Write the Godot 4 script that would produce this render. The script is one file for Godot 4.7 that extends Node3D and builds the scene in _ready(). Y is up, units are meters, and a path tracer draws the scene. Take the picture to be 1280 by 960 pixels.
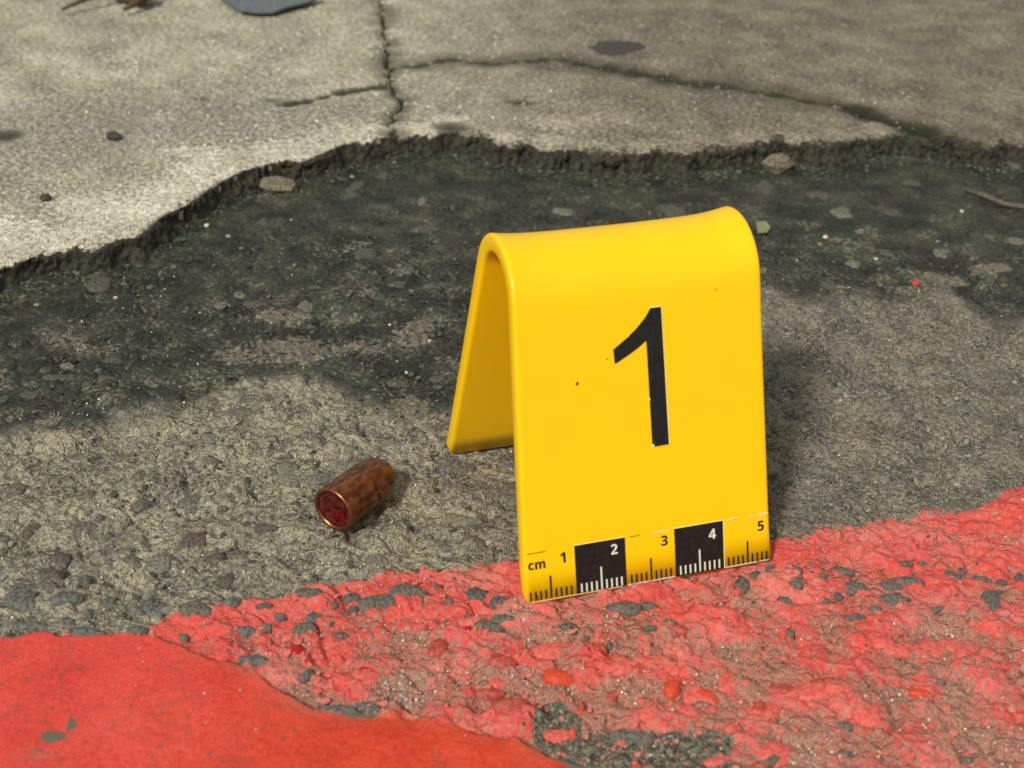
extends Node3D
# A numbered evidence marker and a spent bullet on a worn, partly red-painted road beside a broken concrete pavement.
# Lengths in the helpers are centimetres; CM turns them into metres.
const CM := 0.01
const X0 := -17.0
const Z0 := -21.5
const RW := 39.0                     # the modelled road: 39 x 35.5 cm
const RD := 35.5
const DX := 0.045
const TW := 2048
const TH := 2048
const PX0 := -27.0
const PZ0 := -39.0
const PW := 54.0                     # the modelled pavement: 54 x 37 cm
const PD := 37.0
const PDX := 0.07
const PTW := 2048
const PTH := 1400
const MC := 0.05                     # cell of the patch masks

var KERB := PackedVector2Array([Vector2(-40, -2.5), Vector2(-18, -2.2), Vector2(-13.69, -3.56), Vector2(-13.12, -4.3), Vector2(-12.12, -5.09), Vector2(-11.05, -5.76), Vector2(-10.07, -6.49), Vector2(-9.75, -7.83), Vector2(-9.15, -8.59), Vector2(-8.68, -10.3), Vector2(-8.24, -11.27), Vector2(-7.03, -11.89), Vector2(-6.25, -12.28), Vector2(-5.42, -13.47), Vector2(-4.03, -14.42), Vector2(-2.77, -14.4), Vector2(-2.06, -15.18), Vector2(-1.52, -14.52), Vector2(-0.25, -13.82), Vector2(1.23, -13.75), Vector2(2.7, -13.29), Vector2(4.45, -13.71), Vector2(5.97, -14.06), Vector2(7.56, -14.82), Vector2(8.82, -14.8), Vector2(10.39, -15.08), Vector2(12.06, -15.8), Vector2(13.31, -15.64), Vector2(14.77, -15.35), Vector2(16.3, -15.35), Vector2(40, -16)])
var GUTTER := PackedVector2Array([Vector2(-40, 4), Vector2(-11.36, 3.12), Vector2(-9.95, 2.71), Vector2(-9.18, 2.33), Vector2(-8.44, 1.79), Vector2(-7.6, 1.63), Vector2(-6.7, 0.74), Vector2(-5.73, 0.02), Vector2(-4.46, -0.14), Vector2(-3.59, 0.95), Vector2(-2.64, 1.58), Vector2(-1.4, 1.5), Vector2(0.18, -0.01), Vector2(2.12, -2.47), Vector2(4.44, -4.35), Vector2(6.62, -5.33), Vector2(7.4, -4.93), Vector2(8.68, -5.12), Vector2(9.66, -4.83), Vector2(10.61, -5.35), Vector2(11.53, -5.7), Vector2(11.8, -4.67), Vector2(12.36, -4.05), Vector2(13.13, -3.89), Vector2(40, -3)])
var RED := PackedVector2Array([Vector2(-40, 11), Vector2(-9.26, 9.5), Vector2(-8.08, 9.18), Vector2(-7.28, 9.01), Vector2(-6.55, 9.04), Vector2(-6.2, 8.68), Vector2(-5.8, 8.55), Vector2(-5.11, 8.33), Vector2(-4.29, 8.01), Vector2(-3.45, 7.65), Vector2(-2.73, 7.37), Vector2(-2.0, 7.09), Vector2(-1.1, 6.94), Vector2(0.27, 6.66), Vector2(1.82, 6.32), Vector2(3.39, 6.05), Vector2(5.18, 5.61), Vector2(6.01, 5.37), Vector2(6.69, 5.11), Vector2(7.73, 4.78), Vector2(8.43, 4.51), Vector2(9.25, 4.55), Vector2(9.82, 4.23), Vector2(10.47, 3.67), Vector2(11.08, 3.27), Vector2(40, -3)])
var SMOOTH := PackedVector2Array([Vector2(-40, 11), Vector2(-9.26, 9.5), Vector2(-8.07, 9.23), Vector2(-7.23, 9.18), Vector2(-6.3, 9.2), Vector2(-5.82, 9.45), Vector2(-5.43, 9.62), Vector2(-4.99, 9.75), Vector2(-4.54, 9.93), Vector2(-3.92, 10.37), Vector2(-3.24, 10.83), Vector2(-2.75, 10.96), Vector2(-2.08, 11.02), Vector2(-1.14, 11.07), Vector2(-0.33, 11.41), Vector2(0.2, 11.46), Vector2(0.46, 11.63), Vector2(0.98, 11.93), Vector2(1.49, 12.12), Vector2(3, 13), Vector2(6, 16), Vector2(40, 40)])
var CRACK := PackedVector2Array([Vector2(-7.2, -41), Vector2(-6.1, -33), Vector2(-5.88, -30.07), Vector2(-5.5, -26.79), Vector2(-5.08, -23.81), Vector2(-4.75, -21.09), Vector2(-4.42, -19.0), Vector2(-4.02, -17.44), Vector2(-4.2, -15.55), Vector2(-3.91, -14.0)])
var SIDE_CRACK := PackedVector2Array([Vector2(-4.75, -21.09), Vector2(-3.78, -21.37), Vector2(-2.7, -22.29), Vector2(-0.96, -21.85), Vector2(1.04, -22.7), Vector2(2.47, -22.03), Vector2(4.15, -21.33), Vector2(5.51, -20.69), Vector2(7.14, -20.27), Vector2(9.23, -19.32), Vector2(11.01, -18.54), Vector2(12.11, -17.34), Vector2(13.24, -16.49), Vector2(13.6, -15.5)])
var SHORT_CRACK := PackedVector2Array([Vector2(-7.78, -16.91), Vector2(-6.72, -17.8), Vector2(-5.74, -18.62), Vector2(-4.57, -19.15)])
# embedded stones, four numbers each: x, z, width, depth
var STONES := {
	"dark": [
		-2.31, 8.06, 0.68, 0.51, -1.80, 7.76, 0.62, 0.47, -2.84, 7.91, 0.29, 0.33, -2.77, 8.25, 0.22, 0.35, -3.46, 8.45, 0.38, 0.23, -3.59, 8.81, 0.40, 0.36,
		-4.58, 8.91, 0.31, 0.20, -4.25, 8.83, 0.17, 0.20, -4.08, 8.48, 0.22, 0.21, -4.39, 8.29, 0.26, 0.14, -3.58, 7.99, 0.53, 0.28, -3.12, 8.18, 0.13, 0.12,
		-1.29, 7.58, 0.13, 0.14, -1.02, 7.95, 0.15, 0.19, -3.11, 8.68, 0.10, 0.13, -2.91, 8.98, 0.40, 0.13, -0.65, 8.48, 0.13, 0.14, -1.07, 8.57, 0.12, 0.11,
		-0.53, 7.64, 0.51, 0.38, -0.06, 7.94, 0.38, 0.35, -0.00, 8.40, 0.44, 0.27, 2.21, 7.92, 0.67, 0.33, 2.63, 7.75, 0.45, 0.19, 1.13, 8.66, 0.20, 0.18,
		1.49, 8.88, 0.14, 0.15, 3.03, 8.35, 0.21, 0.23, 2.65, 8.60, 0.26, 0.16, 1.34, 9.64, 0.13, 0.13, 4.50, 7.08, 0.37, 0.45, 4.82, 6.71, 0.25, 0.23,
		5.10, 6.67, 0.16, 0.25, 5.52, 7.12, 0.26, 0.27, 6.07, 6.87, 0.17, 0.20, 5.57, 6.82, 0.14, 0.13, 6.49, 6.62, 0.53, 0.18, 6.63, 7.13, 0.46, 0.40,
		6.26, 7.34, 0.15, 0.17, 7.70, 6.85, 0.50, 0.36, 7.32, 7.09, 0.37, 0.38, 7.71, 6.45, 0.28, 0.18, 8.06, 6.36, 0.19, 0.13, 8.57, 6.70, 0.31, 0.36,
		8.82, 6.49, 0.13, 0.24, 9.18, 6.69, 0.31, 0.16, 9.53, 6.73, 0.28, 0.16, 9.91, 6.63, 0.25, 0.32, 9.40, 7.03, 0.80, 0.10, 5.26, 7.47, 0.26, 0.19,
		9.11, 7.50, 0.46, 0.55, 8.10, 7.65, 0.51, 0.17, 7.26, 7.46, 0.61, 0.34, 6.48, 8.01, 0.39, 0.17, 6.90, 7.76, 0.24, 0.14, 6.28, 7.39, 0.20, 0.20,
		6.01, 7.57, 0.15, 0.19, 8.54, 7.24, 0.09, 0.18, 7.65, 9.65, 0.21, 0.11, 5.77, 10.89, 0.27, 0.18, 7.67, 11.54, 0.21, 0.17, 5.20, 8.51, 0.15, 0.23,
		4.48, 11.66, 0.26, 0.22, 5.71, 11.51, 0.27, 0.09, 2.31, 11.28, 0.53, 0.26, 1.98, 11.24, 0.32, 0.30,
	],
	"slate": [
		-8.80, 8.27, 0.69, 0.57, -7.99, 8.32, 0.50, 0.40, -7.27, 8.28, 0.29, 0.40, -7.49, 7.07, 0.24, 0.20, -6.47, 8.29, 0.32, 0.47, -6.26, 8.32, 0.22, 0.33,
		-4.98, 8.25, 0.39, 0.23, -6.58, 8.97, 0.42, 0.29, -7.46, 9.11, 0.84, 0.20, -7.87, 8.84, 0.31, 0.23, -7.52, 8.62, 0.20, 0.28, -4.67, 8.94, 0.48, 0.18,
		-5.69, 9.14, 0.16, 0.18, -7.76, 6.32, 0.25, 0.24, -5.75, 7.49, 0.18, 0.15, -4.29, 9.80, 0.50, 0.29, -3.36, 10.08, 0.19, 0.31, -2.75, 10.96, 0.69, 0.23,
		1.90, 8.97, 0.14, 0.13, -8.41, 9.02, 0.56, 0.27,
	],
	"brown": [
		-7.82, 7.77, 0.25, 0.37, -8.58, 7.03, 0.67, 0.38, -7.06, 7.20, 0.42, 0.30, -5.61, 8.47, 0.68, 0.41, -8.36, 8.02, 0.29, 0.29, -5.22, 7.51, 0.51, 0.32,
		-6.05, 6.25, 0.59, 0.48, -5.55, 6.86, 0.39, 0.30, -8.45, 5.00, 0.25, 0.35, -7.36, 5.27, 0.38, 0.39, -9.98, 4.84, 0.48, 0.47, -7.61, 4.23, 0.36, 0.36,
		-4.78, 5.80, 0.44, 0.24, -8.50, 7.62, 0.44, 0.35, -8.00, 5.91, 0.23, 0.22, -9.26, 6.17, 0.37, 0.38, -9.17, 6.99, 0.21, 0.28, -5.70, 5.31, 0.22, 0.17,
		-4.69, 3.32, 0.24, 0.25, -0.31, 8.69, 0.51, 0.29,
	],
	"red": [
		-0.05, 9.54, 0.59, 0.27, 3.19, 8.55, 0.29, 0.27, 1.70, 9.11, 0.29, 0.28, 1.90, 10.32, 0.22, 0.26, -1.15, 9.19, 0.43, 0.39, -0.23, 10.29, 0.55, 0.24,
		0.12, 10.72, 0.61, 0.29, 4.40, 10.46, 0.27, 0.32, 1.37, 10.64, 0.14, 0.35, 4.84, 10.04, 0.56, 0.21, 5.65, 9.89, 0.56, 0.25,
	],
	"orange": [
		0.98, 9.88, 0.47, 0.45, 2.92, 10.17, 0.36, 0.32, 3.48, 10.22, 0.36, 0.36, 7.25, 9.96, 0.39, 0.19,
	],
	"pale": [
		-10.84, -4.70, 0.73, 1.04, -10.45, 0.19, 0.72, 0.45, -10.88, 0.98, 0.48, 0.36, -9.71, 0.47, 0.29, 0.44, -9.32, 0.23, 0.40, 0.37, -11.37, 1.26, 0.28, 0.36,
		-10.13, 2.26, 0.48, 0.24, -7.41, -3.65, 0.40, 0.40, -9.37, -0.63, 0.37, 0.35, -8.37, 0.27, 0.29, 0.37, -6.81, 1.03, 0.48, 0.56, -6.59, 1.43, 0.48, 0.38,
		-8.14, 0.62, 0.22, 0.25, -10.43, -0.41, 0.37, 0.27, -10.89, -0.19, 0.29, 0.23, -7.06, -4.30, 0.32, 0.41, -6.61, -3.71, 0.28, 0.44, -6.53, -3.80, 0.56, 0.53,
		-5.27, -3.63, 0.48, 0.79, -4.14, -6.93, 0.54, 0.91, -4.25, -3.18, 0.56, 0.60, -2.64, -0.00, 0.50, 0.29, -1.77, -0.21, 0.56, 0.22, -4.33, -0.60, 0.26, 0.34,
		-3.08, -5.20, 0.50, 0.28, -5.22, -4.81, 0.29, 0.23, -2.13, -4.99, 0.50, 0.37, -1.22, -7.26, 0.31, 0.51, -4.87, -11.43, 0.52, 1.34, -4.04, -10.25, 0.70, 0.52,
		-4.29, -7.74, 0.75, 0.26, -2.61, -8.73, 0.81, 0.65, -2.82, -10.82, 0.33, 0.53, -7.18, -8.79, 0.20, 0.50, -4.14, -12.81, 0.44, 0.51, 7.56, -12.64, 0.69, 1.15,
		4.49, -10.68, 0.90, 1.06, 9.15, -12.22, 0.64, 0.82, 9.54, -10.87, 0.62, 0.96, 11.01, -10.88, 0.58, 0.79, 12.17, -13.42, 0.76, 0.67, 11.93, -8.10, 0.50, 0.71,
		12.58, -8.05, 0.50, 0.44, 13.19, -7.33, 0.76, 0.64, 9.27, -7.43, 0.49, 0.42, 10.29, -8.02, 0.41, 0.43, 15.82, -15.07, 0.42, 0.65, 8.32, -5.93, 0.52, 0.44,
		12.75, -6.56, 0.40, 0.61, 14.25, -9.24, 0.42, 0.69, 6.70, -6.73, 0.26, 0.35, 0.68, -13.63, 0.65, 0.86, 1.34, -10.18, 0.61, 0.69,
	],
}

var taken := {}
var rng := RandomNumberGenerator.new()
var NX := 0
var NZ := 0
var zr := PackedFloat32Array()       # z of each row of the road's grid
var hs := PackedFloat32Array()       # its heights
var pnx := 0
var pnz := 0
var ph := PackedFloat32Array()
var mw := 0
var mh := 0
var m_dust := PackedFloat32Array()   # patch masks of the road
var m_bare := PackedFloat32Array()
var m_sand := PackedFloat32Array()
var m_line := PackedFloat32Array()
var pmw := 0
var pmh := 0
var p_crack := PackedFloat32Array()
var p_stain := PackedFloat32Array()
var p_pale := PackedFloat32Array()
var tile_a := PackedByteArray()      # seamless noise tiles, 1024 square
var tile_b := PackedByteArray()
var tile_c := PackedByteArray()
var c_red := PackedFloat32Array()
var c_gut := PackedFloat32Array()
var c_smo := PackedFloat32Array()
var c_ker := PackedFloat32Array()
var rows := []
var bumps := []
var n_big: FastNoiseLite
var n_rag: FastNoiseLite
var n_fine: FastNoiseLite
var n_cell: FastNoiseLite
var n_cellv: FastNoiseLite
var n_small: FastNoiseLite
var n_smallv: FastNoiseLite
var n_ridge: FastNoiseLite
var n_tinyv: FastNoiseLite
var tile_d := PackedByteArray()
var p_in := PackedFloat32Array()
var sides := []


# ---------------------------------------------------------------- naming and meshing helpers
func numbered(called: String) -> String:
	var n: int = taken.get(called, 0)
	taken[called] = n + 1
	return called if n == 0 else "%s_%03d" % [called, n]

func tag(o: Node, label: String, category: String, group := "", kind := "") -> void:
	if label: o.set_meta("label", label)
	if category: o.set_meta("category", category)
	if group: o.set_meta("group", group)
	if kind: o.set_meta("kind", kind)

func base(called: String, at := Vector3.ZERO) -> Node3D:
	var o := Node3D.new()
	o.name = numbered(called)
	o.position = at * CM
	add_child(o)
	return o

func put(called: String, mesh: Mesh, mat: Material, parent: Node = self) -> MeshInstance3D:
	var o := MeshInstance3D.new()
	o.name = numbered(called) if parent == self else called
	o.mesh = mesh
	if mat: o.material_override = mat
	parent.add_child(o, true)
	return o

func array_mesh(v: PackedVector3Array, n: PackedVector3Array, idx: PackedInt32Array, uv := PackedVector2Array()) -> ArrayMesh:
	var a := []
	a.resize(Mesh.ARRAY_MAX)
	a[Mesh.ARRAY_VERTEX] = v
	a[Mesh.ARRAY_NORMAL] = n
	a[Mesh.ARRAY_INDEX] = idx
	if uv.size(): a[Mesh.ARRAY_TEX_UV] = uv
	var m := ArrayMesh.new()
	m.add_surface_from_arrays(Mesh.PRIMITIVE_TRIANGLES, a)
	return m

# a mesh from points (cm) and triangles, smooth where smooth_it
func solid(pts: PackedVector3Array, tris: PackedInt32Array, smooth_it := true) -> ArrayMesh:
	var st := SurfaceTool.new()
	st.begin(Mesh.PRIMITIVE_TRIANGLES)
	if smooth_it:
		st.set_smooth_group(0)
		for p in pts: st.add_vertex(p * CM)
		for i in tris: st.add_index(i)
	else:
		st.set_smooth_group(-1)
		for i in tris: st.add_vertex(pts[i] * CM)
	st.generate_normals()
	return st.commit()

func noise(seed_: int, kind: int, freq: float, octaves := 1) -> FastNoiseLite:
	var n := FastNoiseLite.new()
	n.seed = seed_
	n.noise_type = kind
	n.frequency = freq
	n.fractal_type = FastNoiseLite.FRACTAL_FBM if octaves > 1 else FastNoiseLite.FRACTAL_NONE
	n.fractal_octaves = octaves
	return n

func curve_at(c: PackedVector2Array, x: float) -> float:
	for i in range(1, c.size()):
		if x <= c[i].x:
			return lerpf(c[i - 1].y, c[i].y, clampf((x - c[i - 1].x) / (c[i].x - c[i - 1].x), 0, 1))
	return c[c.size() - 1].y

func stamp(m: PackedFloat32Array, w: int, h: int, x0: float, z0: float, x: float, z: float, rx: float, rz: float, val: float) -> void:
	var i0 := maxi(0, int((x - rx - x0) / MC))
	var i1 := mini(w - 1, int((x + rx - x0) / MC) + 1)
	var j0 := maxi(0, int((z - rz - z0) / MC))
	var j1 := mini(h - 1, int((z + rz - z0) / MC) + 1)
	for j in range(j0, j1 + 1):
		for i in range(i0, i1 + 1):
			var dx := (x0 + i * MC - x) / rx
			var dz := (z0 + j * MC - z) / rz
			var q := val * (1.0 - (dx * dx + dz * dz))
			if q > m[j * w + i]: m[j * w + i] = q

func stroke(m: PackedFloat32Array, w: int, h: int, x0: float, z0: float, line: PackedVector2Array, wid: float, val: float, wob: float) -> void:
	for k in range(1, line.size()):
		var a := line[k - 1]
		var b := line[k]
		var steps := int(a.distance_to(b) / 0.04) + 1
		for s in steps:
			var p := a.lerp(b, float(s) / steps)
			var jx := n_rag.get_noise_2d(p.x * 3.0 + 40, p.y * 3.0) * wob
			var jz := n_rag.get_noise_2d(p.x * 3.0, p.y * 3.0 + 70) * wob
			var ww := wid * (0.75 + 0.8 * n_rag.get_noise_2d(p.x * 2 + 9, p.y * 2))
			ww = maxf(ww, 0.055)
			stamp(m, w, h, x0, z0, p.x + jx, p.y + jz, ww, ww, val)


# ---------------------------------------------------------------- the shape of the ground
func road_height(x: float, z: float, kx: float, gx: float, rx: float, sx: float) -> float:
	var rag := n_rag.get_noise_2d(x * 1.6, z * 1.6) * 0.22 + n_rag.get_noise_2d(x * 7.0, z * 7.0) * 0.06
	var h := -0.10 + n_big.get_noise_2d(x, z) * 0.07
	if z < gx: h -= 0.10 * smoothstep(0.0, 1.0, (gx - z) / maxf(2.0, gx - kx))
	var d := n_cell.get_noise_2d(x * 0.75, z) + 1.0
	var cv := n_cellv.get_noise_2d(x * 0.75, z) * 0.5 + 0.5
	var dome := maxf(0.0, 1.0 - pow(d / 0.66, 4.0))
	var d2 := n_small.get_noise_2d(x * 0.75, z) + 1.0
	var cv2 := n_smallv.get_noise_2d(x * 0.75, z) * 0.5 + 0.5
	var dome2 := maxf(0.0, 1.0 - pow(d2 / 0.66, 3.0))
	var tv := n_tinyv.get_noise_2d(x * 0.75, z) * 0.5 + 0.5
	var rough := 0.14 * dome * cv * cv + 0.03 * dome2 * cv2 + 0.05 * (cv2 - 0.5) + 0.035 * (cv - 0.5) + 0.045 * (tv - 0.5) + 0.05 * n_fine.get_noise_2d(x * 0.85, z) - 0.32 * pow(maxf(0.0, n_ridge.get_noise_2d(x * 0.7, z) - 0.3), 1.5)
	var painted := smoothstep(-0.1, 0.25, z - rx - rag)
	var patch := smoothstep(-0.04, 0.05, z - sx - rag * 0.35)
	rough += painted * (0.035 * dome * cv + 0.03 * dome2 * cv2 - 0.01 * (tv - 0.5))
	if z < gx: rough *= 0.7
	# right of the marker the road is worn flatter
	rough *= lerpf(1.0, 0.85, smoothstep(2.0, 6.0, x) * (1.0 - painted))
	h += rough * lerpf(1.0, 0.07, patch) + patch * (0.12 + 0.012 * n_fine.get_noise_2d(x * 0.5, z * 0.5))
	return h

func ground_at(x: float, z: float) -> float:
	var i := clampi(int((x - X0) / DX), 0, NX - 2)
	var j := 0
	var lo := 0
	var hi := NZ - 1
	while hi - lo > 1:
		j = (lo + hi) >> 1
		if zr[j] <= z: lo = j
		else: hi = j
	return maxf(maxf(hs[lo * NX + i], hs[lo * NX + i + 1]), maxf(hs[hi * NX + i], hs[hi * NX + i + 1]))

# how far behind the broken edge a point lies: the edge's own line, and the ragged line where moss and dirt begin
func pave_inside(x: float, z: float) -> Vector2:
	var kx := curve_at(KERB, x) + n_rag.get_noise_2d(x * 1.1 + 30, 3.0) * 0.30 + n_rag.get_noise_2d(x * 2.4, 12.0) * 0.16 + n_rag.get_noise_2d(x * 6.5, 27.0) * 0.09
	var fine := kx + n_rag.get_noise_2d(x * 3.0, z * 3.0 + 12) * 0.22 + n_rag.get_noise_2d(x * 8.0, z * 8.0) * 0.10
	return Vector2(kx - z, minf(kx, fine) - z)

func pave_height(x: float, z: float, inside: float) -> float:
	var h := 0.40 + 0.03 * n_big.get_noise_2d(x * 0.7 + 50, z * 0.7)
	h += 0.028 * n_fine.get_noise_2d(x * 0.7, z * 0.7) + 0.03 * maxf(0.0, 1.0 - pow((n_small.get_noise_2d(x, z) + 1.0) / 0.6, 2.0)) * (n_smallv.get_noise_2d(x, z) * 0.5 + 0.5)
	h -= 0.09 * pow(1.0 - clampf(inside / 0.5, 0, 1), 2.0)
	h -= 0.9 * smoothstep(0.04, -0.10, inside)
	return h

func pave_at(x: float, z: float) -> float:
	var i := clampi(int((x - PX0) / PDX), 0, pnx - 1)
	var j := clampi(int((z - PZ0) / PDX), 0, pnz - 1)
	return ph[j * pnx + i]


# ---------------------------------------------------------------- the colours of the ground, one texture row at a time (real surface colours, sRGB)
func road_row(j: int) -> void:
	var out := PackedByteArray()
	out.resize(TW * 3)
	var bump := PackedByteArray()
	bump.resize(TW)
	var z := Z0 + (j + 0.5) * RD / TH
	var jr := 0
	while jr < NZ - 1 and zr[jr + 1] < z: jr += 1
	var mj := clampi(int((z - Z0) / MC), 0, mh - 1) * mw
	var ja := (j & 1023) << 10
	var jb := ((j + 311) & 1023) << 10
	var jd := ((j * 5 / 4 + 77) & 1023) << 10
	var jc := ((j >> 1) & 1023) << 10
	for i in TW:
		var x := X0 + (i + 0.5) * RW / TW
		var a := tile_a[ja | (i & 1023)] / 255.0                       # broad
		var b := tile_b[ja | ((i + 97) & 1023)] / 255.0                # fine
		var c := tile_c[jb | ((i + (j >> 10) * 517) & 1023)] / 255.0            # grains
		var d := tile_d[jd | (i & 1023)] / 255.0                       # flakes: 0 along their edges
		var e := tile_a[jc | (((i >> 1) + 500) & 1023)] / 255.0        # broadest
		var h := hs[jr * NX + mini(NX - 1, int((x - X0) / DX))]
		var mi := mj + clampi(int((x - X0) / MC), 0, mw - 1)
		var rag := (a - 0.5) * 0.55 + (b - 0.5) * 0.35
		var zr_ := z - c_red[i] - rag * 0.8
		var zs := z - c_smo[i] - rag * 0.3 - (c - 0.5) * 0.08
		var zg := c_gut[i] - z + rag * 1.5 + (e - 0.5) * 1.1
		var dust := clampf(0.70 + (a - 0.5) * 0.8 + (b - 0.5) * 1.1 + (c - 0.5) * 0.5 + h * 0.4 + 0.03, 0, 1)
		var rt := smoothstep(-2.0, 7.0, x)
		# dry dusty asphalt
		var r := lerpf(0.275, lerpf(0.590, 0.510, rt), dust)
		var g := lerpf(0.27, lerpf(0.566, 0.482, rt), dust)
		var bl := lerpf(0.255, lerpf(0.480, 0.420, rt), dust)
		var grain := (c - 0.5) * 0.26 + 0.13 * smoothstep(0.74, 0.9, c) - 0.10 * smoothstep(0.3, 0.15, c)
		r += grain; g += grain; bl += grain * 0.9
		# damp, dark gutter with pale dry crusts
		if zg > -0.35:
			var k := smoothstep(-0.35, 0.75, zg + (c - 0.5) * 0.4)
			var crust := 0.85 * smoothstep(0.0, 0.5, m_dust[mi] + rag * 2.4 - 0.10) * smoothstep(0.0, 0.15, m_dust[mi])
			crust = maxf(crust, 0.65 * smoothstep(0.56, 0.78, a * 0.6 + b * 0.45 - 0.016 * zg))
			var v := 0.90 + 0.9 * (b - 0.4) + 0.5 * (c - 0.5) + 0.9 * (a - 0.5) + 0.5 * (e - 0.5)
			var green := 0.45 * smoothstep(2.5, 0.3, z - c_ker[i]) * smoothstep(0.35, 0.6, e)
			var gr := lerpf(0.200 * v, 0.435 * (0.7 + 0.6 * b) + grain, crust)
			var gg := lerpf((0.202 + 0.022 * green) * v, 0.41 * (0.7 + 0.6 * b) + grain, crust)
			var gb := lerpf((lerpf(0.162, 0.158, rt) - 0.03 * green) * v, 0.345 * (0.7 + 0.6 * b) + grain, crust)
			r = lerpf(r, gr, k); g = lerpf(g, gg, k); bl = lerpf(bl, gb, k)
		# red paint: rough and worn, then the thick smooth layer
		if zr_ > -0.15:
			var k := smoothstep(-0.06, 0.06, zr_)
			var fade := clampf(0.36 + (e - 0.45) * 1.6 + (b - 0.5) * 1.3, 0, 1)
			var pr := lerpf(0.805, 0.785, fade) + grain * 0.35
			var pg := lerpf(0.315, 0.46, fade) + grain * 0.35
			var pb := lerpf(0.285, 0.42, fade) + grain * 0.35
			var low := smoothstep(0.02, -0.12, h)
			var dirt := smoothstep(0.45, 0.74, a * 0.50 + b * 0.38 + low * 0.16 + 0.22 * m_sand[mi] + 0.10 * smoothstep(1.5, 4.0, zr_))
			dirt *= 0.82 * smoothstep(0.0, 1.6, zr_ + (b - 0.5) * 2.0)
			pr = lerpf(pr, 0.58 + grain, dirt); pg = lerpf(pg, 0.455 + grain, dirt); pb = lerpf(pb, 0.39 + grain, dirt)
			var bare := smoothstep(0.0, 0.1, m_bare[mi] + rag * 0.9)
			if m_bare[mi] <= 0.0: bare = 0.0
			pr = lerpf(pr, 0.38 + grain * 1.3 + (b - 0.5) * 0.3, bare); pg = lerpf(pg, 0.365 + grain * 1.3 + (b - 0.5) * 0.3, bare); pb = lerpf(pb, 0.32 + grain * 1.3 + (b - 0.5) * 0.25, bare)
			if zs > -0.1:
				var ks := smoothstep(-0.03, 0.03, zs)
				var side := smoothstep(-6.5, -2.0, x)
				var t := (a - 0.5) * 0.07 + (b - 0.5) * 0.08 + (e - 0.5) * 0.07 + (c - 0.5) * 0.10
				var worn := smoothstep(0.5, 0.0, zs) * smoothstep(-6.5, -5.0, x) * 0.35 + 0.5 * m_sand[mi]
				var sr := lerpf(0.835, 0.80, side) + t
				var sg := lerpf(0.285, 0.255, side) + t * 1.0 + worn * 0.12
				var sb := lerpf(0.235, 0.165, side) + t * 0.9 + worn * 0.13
				var pit := smoothstep(0.30, 0.12, c) * 0.14 + smoothstep(0.62, 0.80, a * 0.6 + b * 0.5) * 0.09
				sr -= worn * 0.08 + pit; sg -= pit * 0.45; sb -= pit * 0.3
				var chip := clampf(m_line[mi] * 1.3, 0, 1)
				sr = lerpf(sr, 0.45, chip); sg = lerpf(sg, 0.33, chip); sb = lerpf(sb, 0.24, chip)
				if m_bare[mi] > 0.05:
					sr = lerpf(sr, 0.40, bare); sg = lerpf(sg, 0.37, bare); sb = lerpf(sb, 0.31, bare)
				pr = lerpf(pr, sr, ks); pg = lerpf(pg, sg, ks); pb = lerpf(pb, sb, ks)
			r = lerpf(r, pr, k); g = lerpf(g, pg, k); bl = lerpf(bl, pb, k)
		out[i * 3] = int(clampf(r, 0.02, 0.97) * 255.0)
		out[i * 3 + 1] = int(clampf(g, 0.02, 0.97) * 255.0)
		out[i * 3 + 2] = int(clampf(bl, 0.02, 0.97) * 255.0)
		var flat := smoothstep(-0.05, 0.05, zs)
		var edge := (1.0 - smoothstep(0.0, 0.22, d)) * smoothstep(0.42, 0.62, a + (b - 0.5) * 0.4)
		bump[i] = int(clampf(0.6 + ((b - 0.5) * 0.75 + (c - 0.5) * 0.55 - edge * 0.6) * lerpf(1.0, 0.16, flat), 0, 1) * 255.0)
	rows[j] = out
	bumps[j] = bump

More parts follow.
